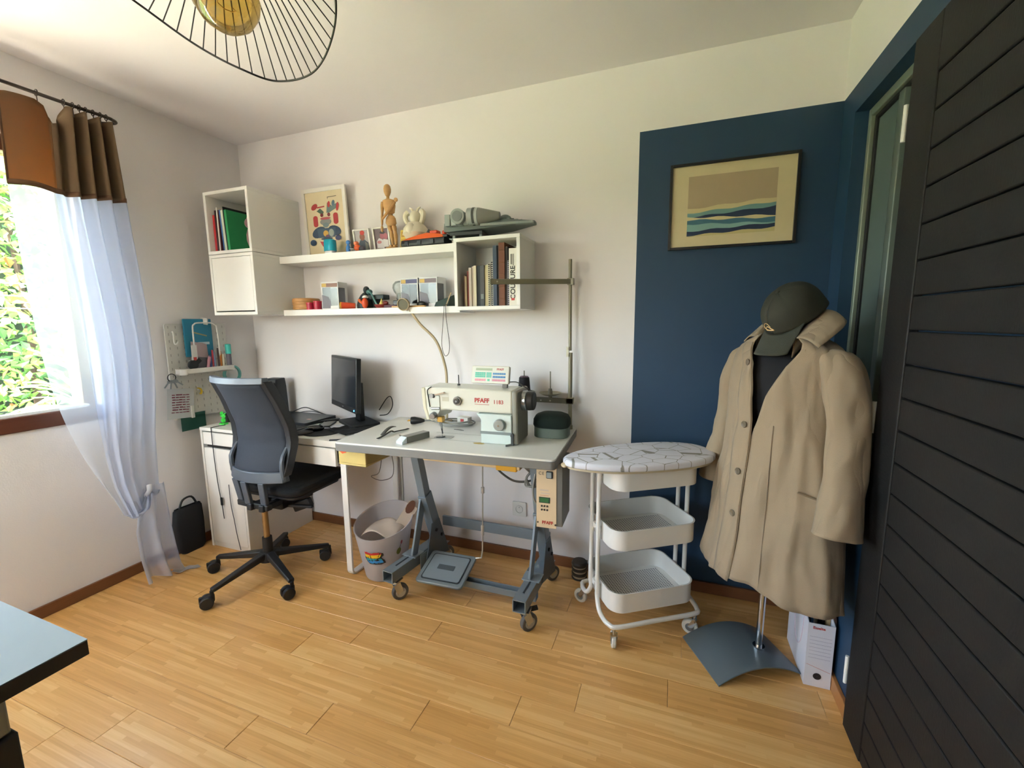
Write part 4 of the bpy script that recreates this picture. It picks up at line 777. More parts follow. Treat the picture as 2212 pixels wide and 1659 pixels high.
for r_ in range(4):
    for c_ in range(14):
        if kd is None: kd = B().box(-.0105, -.0115, .012, .0105, .0115, .0165).build('key', m('#22252a', .55), kb); o = kd
        else: o = kd.copy(); COL.objects.link(o); o.parent = kb
        o.location = (-.162+c_*.025, -.04+r_*.027, 0)
mm_ = thing('mouse_mat', 'black oval mouse mat with a wrist rest on the desk', 'mouse mat', (.885, -.385, .7502), .55)
B().prism([(p, q) for p, q in ell(.02, 0, .10, .085, 28)], 0, .004).build('pad', m('#18191b', .8), mm_); B().ball((-.075, -.0, .008), (.05, .055, .012), 16).build('wrist_rest', m('#1d1e20', .5), mm_)
ms_ = thing('computer_mouse', 'glossy black computer mouse on the oval mat', 'mouse', (.845, -.37, .7545), .7); B().ball((0, 0, .014), (.052, .029, .022), 20, lo=-.6).build('shell', m('#121316', .15, coat=.5), ms_); B().cyl((.03, -.004, .033), (.03, .004, .033), .006, n=10).build('wheel', m('#5a5d62', .3), ms_)
MB_ = Vector((.90, -.16, 0)); ang = math.atan2(-.24, .40)
mn = thing('monitor', 'black flat monitor on a dark stand turned towards the chair', 'monitor', (.955, -.13, .7502), ang)
tilt = Matrix.Translation((-.02, -.075, .255)) @ Matrix.Rotation(-.06, 4, 'X')
B().prism(rrect(.222, .155, .006), 0, .028, lambda x, y, z: tuple(tilt @ Vector((x, z, y)))).build('housing', m('#1c1e22', .4), mn, bevel=.003)
B().prism(rrect(.206, .132, .002), -.0008, .0005, lambda x, y, z: tuple(tilt @ Vector((x, z, y+.009)))).build('screen', m('#20262d', .16, var=.02), mn)
B().box(-.012, -.0012, -.142, .012, -.0004, -.136, M=tilt).build('maker_mark', m('#8f9296', .4), mn)
B().box(.185, -.0015, -.143, .192, -.0003, -.135, M=tilt).build('power_light', emit('power_led', '#3fa8ff', 1.5), mn)
B().box(-.06, .0, .02, .02, .03, .25).build('stand_neck', m('#17181b', .4), mn, bevel=.004); B().prism(rrect(.13, .085, .02), 0, .018).build('stand_base', m('#17181b', .45), mn, bevel=.003)
pe = thing('white_envelope', 'white envelope lying under the monitor edge', 'envelope', (.885, -.235, .7502), .35); B().box(-.06, -.045, 0, .06, .045, .0025).build('envelope', m('#dcdce4', .6), pe)
ph = thing('black_phone', 'flat black phone lying on the desk before the monitor', 'phone', (.79, -.215, .7502), .45); B().prism(rrect(.035, .07, .008), 0, .009).build('body', m('#15161a', .3), ph, bevel=.002); B().prism(rrect(.031, .062, .004), .0091, .0095).build('screen', m('#0e1013', .08), ph)
rc = thing('remote_control', 'black oblong remote control on the desk near the laptop', 'remote control', (.73, -.15, .7502), .9); B().prism(rrect(.075, .018, .008), 0, .014).build('body', m('#1b1c1f', .45), rc, bevel=.004)
bl = thing('black_notebook', 'black folded cloth with ragged edge beside the sewing table', 'cloth', (1.03, -.26, .7502), -.35); B().grid(16, 12, lambda s, t: ((s-.5)*.2, (t-.5)*.22, .006+.006*math.sin(s*13+t*9)*math.sin(t*11))).build('cloth', m('#191a1d', .9), bl, solid=.003)
ep = thing('dark_strip', 'short dark strip lying across the desk corner', 'strip', (1.095, -.485, .7502), .5); B().box(-.03, -.007, 0, .03, .007, .006).build('strip', m('#2a2b30', .5), ep, bevel=.001)
cable([(.36, -.10, .765), (.42, -.03, .80), (.50, -.02, .785), (.58, -.02, .765), (.66, -.03, .757)], .003, '#24252a', 'black cable arching behind the laptop from the speaker')
cable([(.36, -.13, .758), (.44, -.026, .775), (.55, -.022, .77), (.64, -.05, .757)], .0025, '#33343a', 'second thinner cable arching lower behind the laptop')
cable([(1.06, -.07, .83), (1.10, -.045, .90), (1.135, -.05, .91), (1.15, -.06, .86), (1.12, -.07, .81), (1.07, -.08, .80)], .003, '#17181a', 'black cable loop behind the monitor')
cable([(.96, -.24, .765), (.93, -.29, .757), (.90, -.30, .756), (.86, -.28, .757), (.80, -.29, .756), (.76, -.26, .757)], .0025, '#1c1d20', 'black cable lying in front of the monitor')
# ---------------------------------------------------------------- office chair
ch = thing('office_chair', 'black office chair with a mesh back and five-star wheeled base', 'chair', (.70, -.61, 0))
CX, CYc = .70, -.61; PLA = m('#1c1d20', .5); PLG = m('#4a5058', .4)
YB = [(.57, -.735), (.63, -.722), (.76, -.682), (.85, -.69), (.98, -.74), (1.05, -.775), (1.105, -.805)]
HW = [(.57, .165), (.63, .185), (.76, .195), (.9, .19), (1.05, .178), (1.105, .172)]
BX = .765
def bp(u, z, off=0):
    hw = lerp(HW, z); return (BX + u*hw, lerp(YB, z) + .05*u*u + off, z)
B().grid(14, 22, lambda s, t: bp((s-.5)*1.8, .615+t*.455, .004)).build('mesh_panel', m('#262b35', .75, bump=.6, bscale=500), ch, w=1, smooth=180, solid=.004)
for s_ in (-1, 1):
    P = []
    for i in range(15):
        z = .60+i*.485/14; x, y, zz = bp(s_*.95, z); d = .045; wd = .017
        P.append([(x-wd, y-.008, z), (x+wd, y-.006, z), (x+wd*.8, y+d, z), (x-wd*.8, y+d, z)])
    B().rings(P).build('side_frame', m('#1f2023', .45), ch, w=1, bevel=.004)
P = []
for i in range(13):
    u = -1+2*i/12; x, y, z = bp(u, 1.088); P.append([(x, y-.012, z-.014), (x, y+.028, z-.014), (x, y+.026, z+.014), (x, y-.008, z+.016)])
B().rings(P).build('top_rail', m('#6b717b', .4), ch, w=1, bevel=.003)
P = []
for i in range(13):
    u = -1.02+2.04*i/12; x, y, z = bp(u, .60); P.append([(x, y-.016, z-.028), (x, y+.03, z-.03), (x, y+.02, z+.026), (x, y-.006, z+.026)])
B().rings(P).build('bottom_rail', PLG, ch, w=1, bevel=.004)
for s_ in (-.97, .97):
    x, y, z = bp(s_, .60); B().tube([(x, y+.005, .58), (x+.004*s_, y-.002, .68), (x, lerp(YB, .74)+.045, .74)], [.014, .010], 8, sub=3).build('rail_arm', PLG, ch, w=1)
for u in (-.72, -.2, .45):
    x, y, z = bp(u, .58); B().bar((x, y-.004, .575), (x*.9+.1*BX, y+.012, .452), .038, .02, side=(1, 0, 0), k=0).build('back_strut', PLG, ch, w=1, bevel=.004)
x0, y0, _ = bp(-.72, .58); x1, y1, _ = bp(.45, .58)
B().bar((x0*.9+.1*BX-.02, y0+.012, .442), (x1*.9+.1*BX+.03, y1+.012, .442), .03, .03, side=(0, 0, 1)).build('strut_foot', PLA, ch, w=1, bevel=.005)
for u in (-.1, .4): B().bar((BX+u*.16, -.735, .44), (BX+u*.12, -.52, .425), .035, .03, side=(0, 0, 1)).build('back_arm', PLA, ch, w=1, bevel=.005)
b = B(); b.rings([[(BX+x, -.465+y, z) for x, y in rrect(hx, hy, .07, 6)] for z, hx, hy in ((.472, .18, .16), (.482, .212, .19), (.505, .22, .20), (.522, .215, .195), (.53, .18, .165))]); b.build('seat', m('#131416', .9, bump=.4, bscale=300), ch, w=1, smooth=60)
b = B(); b.rings([[(BX+x, -.47+y, z) for x, y in rrect(hx, hy, .05, 6)] for z, hx, hy in ((.446, .13, .14), (.46, .19, .17), (.471, .19, .17))]); b.build('seat_shell', PLA, ch, w=1)
B().box(BX-.08, -.62, .385, BX+.07, -.40, .445).build('tilt_mechanism', PLA, ch, w=1, bevel=.01); B().bar((BX+.08, -.58, .40), (BX+.22, -.56, .405), .014, .02).build('lever', PLA, ch, w=1, bevel=.003); B().bar((BX+.05, -.52, .36), (BX+.15, -.50, .40), .05, .03).build('tension_box', PLA, ch, w=1, bevel=.006)
B().cyl((CX, CYc, .20), (CX, CYc, .385), .0155, n=16).build('gas_piston', m('#a8895c', .3, .7), ch, w=1); B().cyl((CX, CYc, .11), (CX, CYc, .215), .027, .024, 18).build('gas_cylinder', PLA, ch, w=1)
B().cyl((CX, CYc, .085), (CX, CYc, .135), .05, .038, 20).build('hub', PLA, ch, w=1, bevel=.004)
for i in range(5):
    a = math.radians(-94+72*i); dx, dy = math.cos(a), math.sin(a); R_ = .305
    B().bar((CX+.03*dx, CYc+.03*dy, .118), (CX+R_*dx, CYc+R_*dy, .082), .042, .036, side=(-dy, dx, 0), w1=.03, d1=.02).build('leg', PLA, ch, w=1, bevel=.006)
    px, py = CX+R_*dx, CYc+R_*dy; ca = (-2.25, -2.0, -2.5, -1.7, -2.2)[i]; ox, oy = .022*math.cos(ca), .022*math.sin(ca)
    cst = B().cyl((px, py, .05), (px, py, .082), .009).box(-.03, -.0085, .028, .034, .0085, .06, M=Matrix.Translation((px+ox*.9, py+oy*.9, 0)) @ Matrix.Rotation(ca, 4, 'Z')).build('caster', PLA, ch, w=1, bevel=.003)
    nx, ny = -math.sin(ca), math.cos(ca)
    for s_ in (-1, 1):
        wv = B().cyl((px+ox+nx*s_*.008, py+oy+ny*s_*.008, .031), (px+ox+nx*s_*.027, py+oy+ny*s_*.027, .031), .031, .029, 20).build('wheel', m('#232427', .4), cst, bevel=.003) if 0 else None
        bb_ = B().cyl((px+ox+nx*s_*.008, py+oy+ny*s_*.008, .031), (px+ox+nx*s_*.027, py+oy+ny*s_*.027, .031), .0305, .029, 20)
        I = FR[ch.name].inverted(); bb_.v = [tuple(I @ Vector(p)) for p in bb_.v]; bb_.build('wheel', m('#232427', .4), cst, bevel=.003)
# black bag against the left wall
bg = thing('black_bag', 'black rectangular bag leaning between the left wall and cabinet', 'bag', (.055, -.60, 0))
b = B(); b.rings([[(.03+z*.02+x, -.575+y-.01*math.sin(z*9), z) for x, y in rrect(hx, hy, .02)] for z, hx, hy in ((.001, .022, .06), (.02, .026, .075), (.18, .026, .085), (.27, .02, .08), (.285, .012, .07))]); b.build('bag', m('#15171b', .8, bump=.3), bg, w=1, smooth=60)
B().tube([(.04, -.63, .28), (.045, -.61, .33), (.045, -.56, .335), (.04, -.53, .28)], .006, 8, sub=4).build('handle', BLACK, bg, w=1)
# waste bin
wb = thing('waste_bin', 'pale translucent plastic waste bin with a rainbow sticker', 'bin', (1.29, -.38, 0))
PP = cloth('frosted_plastic', '#d9d2d2', .12, .35, wv=30)
prof = [(.001, .004), (.105, .004), (.108, .012), (.155, .30), (.158, .303), (.155, .303), (.151, .30), (.105, .016), (.001, .012)]
b = B()
def binpt(r_, z, a):
    dip = .055*max(0, math.cos(a+.4))**3 * (z/.303)**3 * -1 if z > .05 else 0
    return (1.29+r_*math.cos(a), -.38+r_*math.sin(a), z + (.045*math.sin(a)*(z/.303)**4))
b.rings([[binpt(r_, z, 2*PI*i/40) for i in range(40)] for r_, z in prof], caps=(1, 1)); b.build('body', PP, wb, w=1)
def binface(ang, zc, sx, sz, polys, off=.003):
    out = []
    for hx, pp in polys:
        out.append((hx, [(p, q) for p, q in pp]))
    bb2 = B(); mats = []
    for i, (hx, pp) in enumerate(out):
        if hx not in mats: mats.append(hx)
        ptsv = []
        for p, q in pp:
            tt = (zc+q*sz-.012)/.288; r_ = .108+.047*tt + off + i*.0004; a = ang+p*sx/r_; ptsv.append((1.29+r_*math.cos(a), -.38+r_*math.sin(a), .012+.288*tt+.0432*math.sin(a)*tt))
        c = (sum(p[0] for p in ptsv)/len(ptsv), sum(p[1] for p in ptsv)/len(ptsv), sum(p[2] for p in ptsv)/len(ptsv))
        rr_ = math.hypot(c[0]-1.29, c[1]+.38); am = math.atan2(c[1]+.38, c[0]-1.29); tt = (c[2]-.012)/(.288+.0432*math.sin(am)); tgt = .108+.047*tt + off + i*.0004; k = tgt/rr_ if rr_ else 1
        c = (1.29+(c[0]-1.29)*k, -.38+(c[1]+.38)*k, c[2])
        n = len(ptsv); bb2.add(ptsv+[c], [(j, (j+1) % n, n) for j in range(n)], mats.index(hx))
    return bb2, [m(x, .4, var=.03) for x in mats]
polys = [('#2a2320', [(-.9, 1.0), (.75, .95), (1.0, .8), (1.05, .45), (.8, .15), (.9, -.1), (1.05, -.35), (1.15, -.85), (.7, -1.0), (.1, -1.0), (-.5, -.95), (-.75, -.6), (-.95, .0)]),
    ('#d2383a', [(-.95, 1.05), (-.5, .9), (-.2, .85), (.1, 1.0), (.55, .98), (.85, .85), (.8, .6), (.1, .6), (-.3, .55), (-.92, .66)]), ('#efc62c', [(-.92, .66), (-.3, .55), (.1, .6), (.8, .6), (.65, .2), (.3, .05), (-.4, .05), (-.75, .1), (-.9, .3)]),
    ('#25a0a6', [(-.8, .05), (-.4, .0), (.3, .0), (.8, -.05), (.85, -.3), (-.4, -.35), (-.75, -.3)]), ('#2c86c8', [(-.75, -.3), (-.4, -.35), (.85, -.3), (.95, -.7), (.4, -.8), (-.2, -.82), (-.55, -.72)]),
    ('#2a2320', [(-.35, .62), (-.28, .62), (-.22, .05), (-.3, .05)]), ('#2a2320', [(-.62, .35), (-.55, .35), (-.52, .08), (-.58, .08)]), ('#2a2320', [(.45, .32), (.62, .34), (.6, .42), (.45, .4)]), ('#2a2320', [(-.2, -.05), (-.13, -.05), (-.1, -.45), (-.18, -.45)]), ('#2a2320', [(-.55, -.25), (-.42, -.2), (-.35, -.4), (-.5, -.42)]),
    ('#2a2320', [(.0, -.62), (.06, -.6), (.08, -.8), (.0, -.8)]), ('#2a2320', [(.4, -.6), (.46, -.6), (.5, -.78), (.42, -.78)])]
b, ms = binface(math.radians(-78), .175, .052, .042, polys); b.build('rainbow_sticker', ms, wb, w=1, smooth=0)
b, ms = binface(math.radians(-22), .20, .03, .04, [('#7d7f38', ell(-.1, -.45, .45, .5)), ('#5a2a2a', [(-.05, 0), (.1, 0), (.3, .5), (.2, .5)]), ('#b4565a', ell(.35, .75, .22, .3))]); b.build('cherry_sticker', ms, wb, w=1, smooth=0)
pr = thing('waste_paper', 'crumpled kraft paper sheet in the waste bin', 'paper', (1.29, -.38, .2))
B().grid(14, 10, lambda s, t: (1.20+.19*s, -.46+.12*t, .215+.05*math.sin(s*2.6+.3)+.006*math.sin(s*5+t*4)+.03*t)).build('sheet', m('#c8b7a8', .8), pr, w=1, solid=.001)
pr2 = thing('cardboard_piece', 'folded cardboard flap leaning over the bin rim', 'cardboard', (1.40, -.35, .25))
B().prism([(-.035, -.02), (.035, -.03), (.03, .11), (-.03, .13)], 0, .003, lambda x, y, z: tuple(Matrix.Translation((1.38, -.34, .275)) @ Matrix.Rotation(.5, 4, 'Z') @ Matrix.Rotation(.55, 4, 'Y') @ Vector((x, z, y)))).build('flap', m('#c9b6a2', .8), pr2, w=1)
B().prism(ell(0, 0, .022, .04, 12), 0, .004, lambda x, y, z: tuple(Matrix.Translation((1.425, -.325, .365)) @ Matrix.Rotation(.5, 4, 'Z') @ Matrix.Rotation(.55, 4, 'Y') @ Vector((x, z+.006, y)))).build('brown_backing', m('#6b4330', .7), pr2, w=1)
# yellow drawer box under the table's left edge
yb = thing('wooden_tray_box', 'pale yellow wooden box with an orange patch fixed under the sewing table', 'box', (1.29, -.52, .64))
b = B(); b.box(1.215, -.60, .672, 1.375, -.35, .682).box(1.215, -.60, .682, 1.375, -.59, .7565).box(1.215, -.36, .682, 1.375, -.35, .7565).box(1.215, -.59, .682, 1.225, -.36, .7565).box(1.365, -.59, .682, 1.375, -.36, .7565); b.build('box', m('#cdb46c', .55, var=.12), yb, w=1, bevel=.003)
B().prism([(1.218, .756), (1.268, .756), (1.262, .735), (1.24, .728), (1.225, .738)], -.6005, -.602, lambda x, z, y: (x, y, z)).build('orange_patch', m('#d9582c', .5), yb, w=1)
cable([(1.33, -.42, .668), (1.29, -.40, .57), (1.24, -.40, .545), (1.29, -.39, .525), (1.36, -.39, .55), (1.37, -.38, .60), (1.355, -.37, .668)], .002, '#4a4038', 'thin dark wire loop hanging below the yellow box')
# ---------------------------------------------------------------- sewing table on its steel stand
tb = thing('sewing_table', 'industrial sewing table with pale top, grey edge and steel stand', 'table', (1.752, -.335, 0), .056)
TT = m('#d9d7cf', .35, var=.02); EDG = m('#77746f', .5); GST = m('#79838a', .42, .15, var=.04); GSD = m('#5b646b', .45, .15)
B().prism(rrect(.528, .288, .02, 4), .792, .80).build('table_top', TT, tb); B().prism(rrect(.53, .29, .02, 4), .757, .7915).build('table_edge', EDG, tb, bevel=.002)
def chan(p0, p1, w_, h_, nm, mat=GST, side=None, bev=.002): return B().bar(p0, p1, w_, h_, side=side).build(nm, mat, tb, w=1, bevel=bev)
for X, s_ in ((1.535, -1), (2.16, 1)):
    chan((X, -.43, .757), (X, -.345, .43), .04, .05, 'upper_column', GST, (1, 0, 0)); chan((X, -.355, .47), (X, -.21, .10), .048, .062, 'column', GST, (1, 0, 0))
    chan((X-.012, -.335, .50), (X-.014, -.45, .175), .012, .05, 'strut', GST, (1, 0, 0)); B().box(X-.022, -.46, .742, X+.022, -.12, .757).build('top_bracket', GST, tb, w=1)
    B().prism([(-.34, .30), (-.26, .30), (-.16, .06), (-.40, .13)], X+.024*1, X+.029, lambda y, z, x: (x, y, z)).build('gusset_plate', GSD, tb, w=1, bevel=.001)
    for by, bz in ((-.245, .20), (-.30, .25)): B().cyl((X+.028, by, bz), (X+.036, by, bz), .009, n=6).build('bolt', m('#2a2d30', .5, .5), tb, w=1)
    fx = -.055 if s_ < 0 else -.012
    p0, p1 = Vector((X-.008, -.20, .135)), Vector((X+fx, -.62, .145)); t_ = (p1-p0).normalized(); n_ = Vector((-t_.y, t_.x, 0)).normalized()
    b = B()
    for off, hh, zz in ((-.028, .055, 0), (.028, .055, 0)): b.bar(p0+n_*off, p1+n_*off, .004, hh, side=n_)
    b.bar(p0+Vector((0, 0, .026)), p1+Vector((0, 0, .026)), .058, .004, side=n_); b.bar(p1+t_*-.12+Vector((0, 0, -.027)), p1+Vector((0, 0, -.027)), .058, .004, side=n_)
    b.build('foot_channel', GST, tb, w=1); q0 = p1 - t_*.17 + Vector((0, 0, .0286)); B().bar(q0, q0+t_*.11, .008, .0012, side=n_).build('slot', m('#2f3438', .7), tb, w=1)
    q = p1 - t_*.23; B().bar(q+Vector((0, 0, .031)), q+t_*.075+Vector((0, 0, .031)), .085, .005, side=n_).bar(q+n_*(-.045 if s_ > 0 else .045)+Vector((0, 0, .03)), q+n_*(-.045 if s_ > 0 else .045)+Vector((0, 0, -.05)), .004, .075, side=n_).build('clamp_bracket', m('#8a949a', .4, .2), tb, w=1)
    for cx_, cy_, front in ((X+fx+.012, -.575, 1), (X-.002, -.17, 0)):
        AX = Vector((.80, -.60, 0)); wx, wy = cx_+.012, cy_+.016
        cst = B().box(cx_-.026, cy_-.026, .104, cx_+.026, cy_+.026, .109).cyl((cx_, cy_, .09), (cx_, cy_, .105), .016).bar((cx_-AX.x*.016, cy_-AX.y*.016, .092), (wx-AX.x*.016, wy-AX.y*.016, .040), .003, .034, side=AX).bar((cx_+AX.x*.016, cy_+AX.y*.016, .092), (wx+AX.x*.016, wy+AX.y*.016, .040), .003, .034, side=AX)
        I = FR[tb.name].inverted(); cst.v = [tuple(I @ Vector(p)) for p in cst.v]; co = cst.build('caster', m('#b9bcbe', .25, .8), tb)
        wh = B().cyl(Vector((wx, wy, .0405))-AX*.012, Vector((wx, wy, .0405))+AX*.012, .0405, n=24); wh.v = [tuple(I @ Vector(p)) for p in wh.v]; wh.build('tyre', m('#5c5a57', .6), co, bevel=.004)
        wc_ = B().cyl(Vector((wx, wy, .0405))-AX*.0135, Vector((wx, wy, .0405))+AX*.0135, .025, n=20); wc_.v = [tuple(I @ Vector(p)) for p in wc_.v]; wc_.build('wheel_core', m('#b7b2a6', .4), co)
        if front:
            br = B().bar((cx_+.0, cy_+.03, .085), (cx_+.045 if s_ > 0 else cx_-.01, cy_+.045, .098), .022, .01); br.v = [tuple(I @ Vector(p)) for p in br.v]; br.build('brake_lever', m('#17181a', .5), co, bevel=.003)
B().box(1.53, -.17, .212, 2.16, -.155, .268).build('rear_crossbar', GST, tb, w=1, bevel=.002)
b = B(); b.bar((1.56, -.43, .065), (2.17, -.43, .065), .04, .006, side=(0, 1, 0)).bar((1.56, -.412, .078), (2.17, -.412, .078), .006, .03, side=(0, 1, 0)).bar((1.56, -.448, .078), (2.17, -.448, .078), .006, .03, side=(0, 1, 0)); b.build('lower_bar', GST, tb, w=1)
Mp = Matrix.Translation((1.698, -.436, .128)) @ Matrix.Rotation(.045, 4, 'Z') @ Matrix.Rotation(.25, 4, 'X')
f_ = lambda x, y, z: tuple(Mp @ Vector((x, y, z)))
pdl = B().prism(rrect(.125, .105, .02), -.010, .004, f_).build('pedal', m('#7f888c', .45, .2), tb, w=1, bevel=.004)
I = FR[tb.name].inverted(); fl_ = lambda x, y, z: tuple(I @ Mp @ Vector((x, y, z)))
b = B(); b.prism(rrect(.104, .085, .014), .0042, .006, fl_).build('pedal_groove', m('#34383b', .6), pdl); B().prism(rrect(.098, .079, .012), .006, .0072, fl_).build('pedal_pad', m('#828b90', .45), pdl); B().prism(rrect(.045, .015, .002), .0074, .0084, fl_).build('pedal_label', m('#4b5256', .6), pdl)
B().tube([(1.815, -.34, .155), (1.845, -.335, .16), (1.85, -.33, .20), (1.85, -.32, .40), (1.852, -.31, .74)], .004, 8).cyl((1.85, -.326, .28), (1.85, -.324, .33), .008).cyl((1.851, -.317, .50), (1.851, -.316, .53), .009).build('treadle_rod', m('#c4bfb6', .3, .6), tb, w=1)
mt_ = B().box(1.60, -.46, .69, 2.10, -.40, .757).build('motor_cover', m('#d9b988', .5), tb, w=1, bevel=.003); 
B().box(1.985, -.463, .682, 2.085, -.398, .735).build('yellow_cover', m('#e0a428', .45), tb, w=1, bevel=.003); B().box(1.70, -.4625, .728, 1.73, -.45, .742).box(1.93, -.4625, .728, 1.965, -.45, .742).build('mounting_clip', m('#2d2a26', .5), tb, w=1)
# control box
cbx = thing('control_box', 'grey motor control box with cream front panel hanging under the table', 'control box', (2.235, -.43, .6), .056)
CW = .092
B().box(-CW/2+.004, -.075, -.125, CW/2+.022, .10, .157).build('housing', m('#6d6a62', .5), cbx, bevel=.003); B().box(-CW/2, -.078, -.135, CW/2-.004, -.0752, .157).build('front_panel', m('#d6bc98', .45, var=.02), cbx, bevel=.001)
FX = lambda x, z: face_m((x, -.0785, z), (1, 0, 0), (0, 0, 1))
text('PFAFF', .019, cbx, m('#b02a24', .5), FX(.003, -.111), bold=.0006); text('CE', .019, cbx, m('#5e5850', .5), FX(-.024, .109), space=1.2)
B().prism(rrect(.014, .016, .004), -.0785, -.0825, lambda x, y, z: (x+.012, z, y+.106)).build('switch_frame', m('#2d3336', .4), cbx); B().prism(rrect(.0105, .0125, .003), -.083, -.0865, lambda x, y, z: (x+.011, z, y+.106)).build('power_switch', m('#9aa19f', .4), cbx, bevel=.001)
B().box(-.03, -.0786, .031, .008, -.0782, .039).box(-.026, -.0786, .018, .014, -.0782, .024).build('faded_print', m('#c9b3a0', .5), cbx); B().box(-.03, -.0786, .0105, .008, -.0782, .012).build('red_line', m('#b0554a', .5), cbx)
B().box(-.034, -.0795, -.022, .014, -.0782, .004).build('display_frame', m('#2b3a2c', .4), cbx); B().box(-.029, -.0802, -.019, .010, -.0796, .001).build('display', m('#3c6b42', .25), cbx)
for i in range(2):
    for j in range(3): B().cyl((-.022+j*.012, -.078, -.036-i*.017), (-.022+j*.012, -.0805, -.036-i*.017), .0042, n=10).build('push_button', m('#3a2f2a', .5), cbx)
for x, z in ((-.04, .15), (.034, .15), (-.04, -.112), (.038, -.117)): B().cyl((x, -.078, z), (x, -.0795, z), .0042, n=8).build('screw', m('#57534c', .4, .5), cbx)
# cables under the table
cable([(1.97, -.44, .70), (2.0, -.43, .66), (2.06, -.42, .625), (2.13, -.41, .63), (2.18, -.40, .66)], .005, '#4a443c', 'thick dark cable sagging from the motor to the control box')
for i, (dx, r_) in enumerate(((0, .005), (.012, .004), (-.014, .004))):
    cable([(2.05+dx, -.40, .755), (2.10+dx, -.41, .70), (2.15, -.42, .66+.01*i), (2.17+dx*.5, -.43, .625), (2.13+dx, -.425, .61), (2.12, -.42, .65), (2.16, -.415, .69), (2.19, -.41, .68)], r_, ('#6d675e', '#57524a', '#7d776c')[i], ('grey cable tangle beside the control box, thickest strand', 'brownish cable tangle beside the control box, middle strand', 'pale grey cable tangle beside the control box, thinnest strand')[i])
cable([(2.165, -.43, .68), (2.155, -.44, .60), (2.165, -.44, .55), (2.19, -.43, .53)], .005, '#8b857b', 'single grey cable curving into the side of the control box')
# ---------------------------------------------------------------- sewing machine head (local frame of the table)
sm = thing('sewing_machine', 'cream industrial sewing machine with red lettering on the table', 'sewing machine', (1.752, -.335, .8003), .045)
CRM = m('#d6d3c4', .35, var=.015); CRD = m('#8d897b', .45); SIL = m('#a7aaab', .25, .8); LGT = m('#c9d3cd', .35)
y0_, y1_ = -.112, .048
b = B()
prof = [(-.150, .242), (-.144, .150), (-.128, .095), (-.105, .084), (-.072, .10), (-.06, .137), (-.03, .143), (.14, .140), (.30, .138), (.30, .246), (-.135, .250)]
b.prism(prof, y0_, y1_, lambda x, z, y: (x, y, z)); b.build('arm', CRM, sm, bevel=.009, bseg=3)
b = B(); b.prism([(.130, .137), (.30, .137), (.30, .0), (.152, .0), (.152, .112)], y0_-.012, y1_-.004, lambda x, z, y: (x, y, z)); b.build('pillar', LGT, sm, bevel=.004)
B().box(.150, y0_-.0135, .045, .302, y0_-.0121, .058).build('pillar_stripe', m('#7b827f', .4), sm)
B().box(.3005, y0_-.008, .0, .327, y1_+.01, .247).build('shaded_end_face', CRD, sm, bevel=.008)  # plain end face of the machine, its shade put into a darker grey
B().cyl((.327, -.035, .192), (.352, -.035, .192), .047, .047, 28).build('handwheel_rim', SIL, sm, bevel=.004); B().cyl((.352, -.035, .192), (.384, -.035, .192), .046, .043, 28).build('handwheel', m('#2c2a28', .4), sm, bevel=.006)
B().prism([(-.154, .245), (-.146, .150), (-.130, .092), (-.112, .092), (-.128, .150), (-.134, .245)], y0_-.003, y1_-.02, lambda x, z, y: (x, y, z)).build('face_plate', m('#d0c8ae', .4), sm, bevel=.003)
b = B(); b.prism([(-.118, .218), (-.058, .21), (-.055, .142), (-.075, .108), (-.115, .112)], y0_-.004, y0_+.001, lambda x, z, y: (x, y, z)); b.build('side_plate', m('#c9cabf', .4), sm, bevel=.002)
FM = lambda x, z, e=.0007: face_m((x, y0_-e, z), (1, 0, 0), (0, 0, 1))
text('PFAFF', .028, sm, m('#b8312b', .5), FM(.155, .196), bold=.0009); B().box(.120, y0_-.0012, .1775, .190, y0_-.0003, .1795).build('red_underline', m('#c4605a', .5), sm); text('1183', .025, sm, m('#c4564e', .5), FM(.235, .1915), bold=.0004)
B().box(-.045, y0_-.001, .185, -.012, y0_-.0003, .205).build('faded_label', m('#c3bca4', .6), sm)
kn = B().cyl((.035, y0_, .19), (.035, y0_-.012, .19), .021, .021, 20).build('tension_dial', m('#8c8680', .3, .6), sm, bevel=.002); B().cyl((.035, y0_-.0122, .19), (.035, y0_-.018, .19), .014, .014, 16).build('dial_knob', m('#33302d', .4), kn); B().cyl((.035, y0_-.0182, .19), (.035, y0_-.022, .19), .005, .005, 10).build('dial_pin', CHROME, kn)
B().cyl((.245, y0_-.012, .092), (.245, y0_-.030, .092), .027, .026, 24).build('stitch_dial', m('#8d918d', .35, .4), sm, bevel=.003); B().cyl((.243, y0_-.0302, .09), (.243, y0_-.032, .09), .004, n=10).build('dial_screw', CHROME, sm)
B().cyl((-.088, y0_, .117), (-.088, y0_-.028, .114), .017, .015, 18).build('thread_tension', m('#8b8d8f', .3, .6), sm, bevel=.002); B().cyl((-.1, y0_-.004, .148), (-.058, y0_-.004, .150), .007, n=10).build('thread_guide', SIL, sm)
B().bar((-.08, y0_-.004, .214), (-.028, y0_-.012, .228), .006, .008).build('thread_lever', m('#b59a80', .4), sm); B().cyl((-.10, y0_-.001, .208), (-.10, y0_-.008, .208), .011, n=16).build('eyelet', SIL, sm); B().ball((-.088, y0_-.004, .208), (.008, .004, .01), 8).build('lever_tip', BLACK, sm)
B().tube([(-.1, y0_+.0, .251), (-.118, y0_-.006, .235), (-.115, y0_-.006, .20), (-.108, y0_-.006, .155)], .0022, 6, sub=4).build('thread', BLACK, sm)
B().box(-.075, y0_-.002, .082, -.048, y0_+.03, .108).build('needle_clamp', m('#c9a356', .35, .5), sm, bevel=.003)
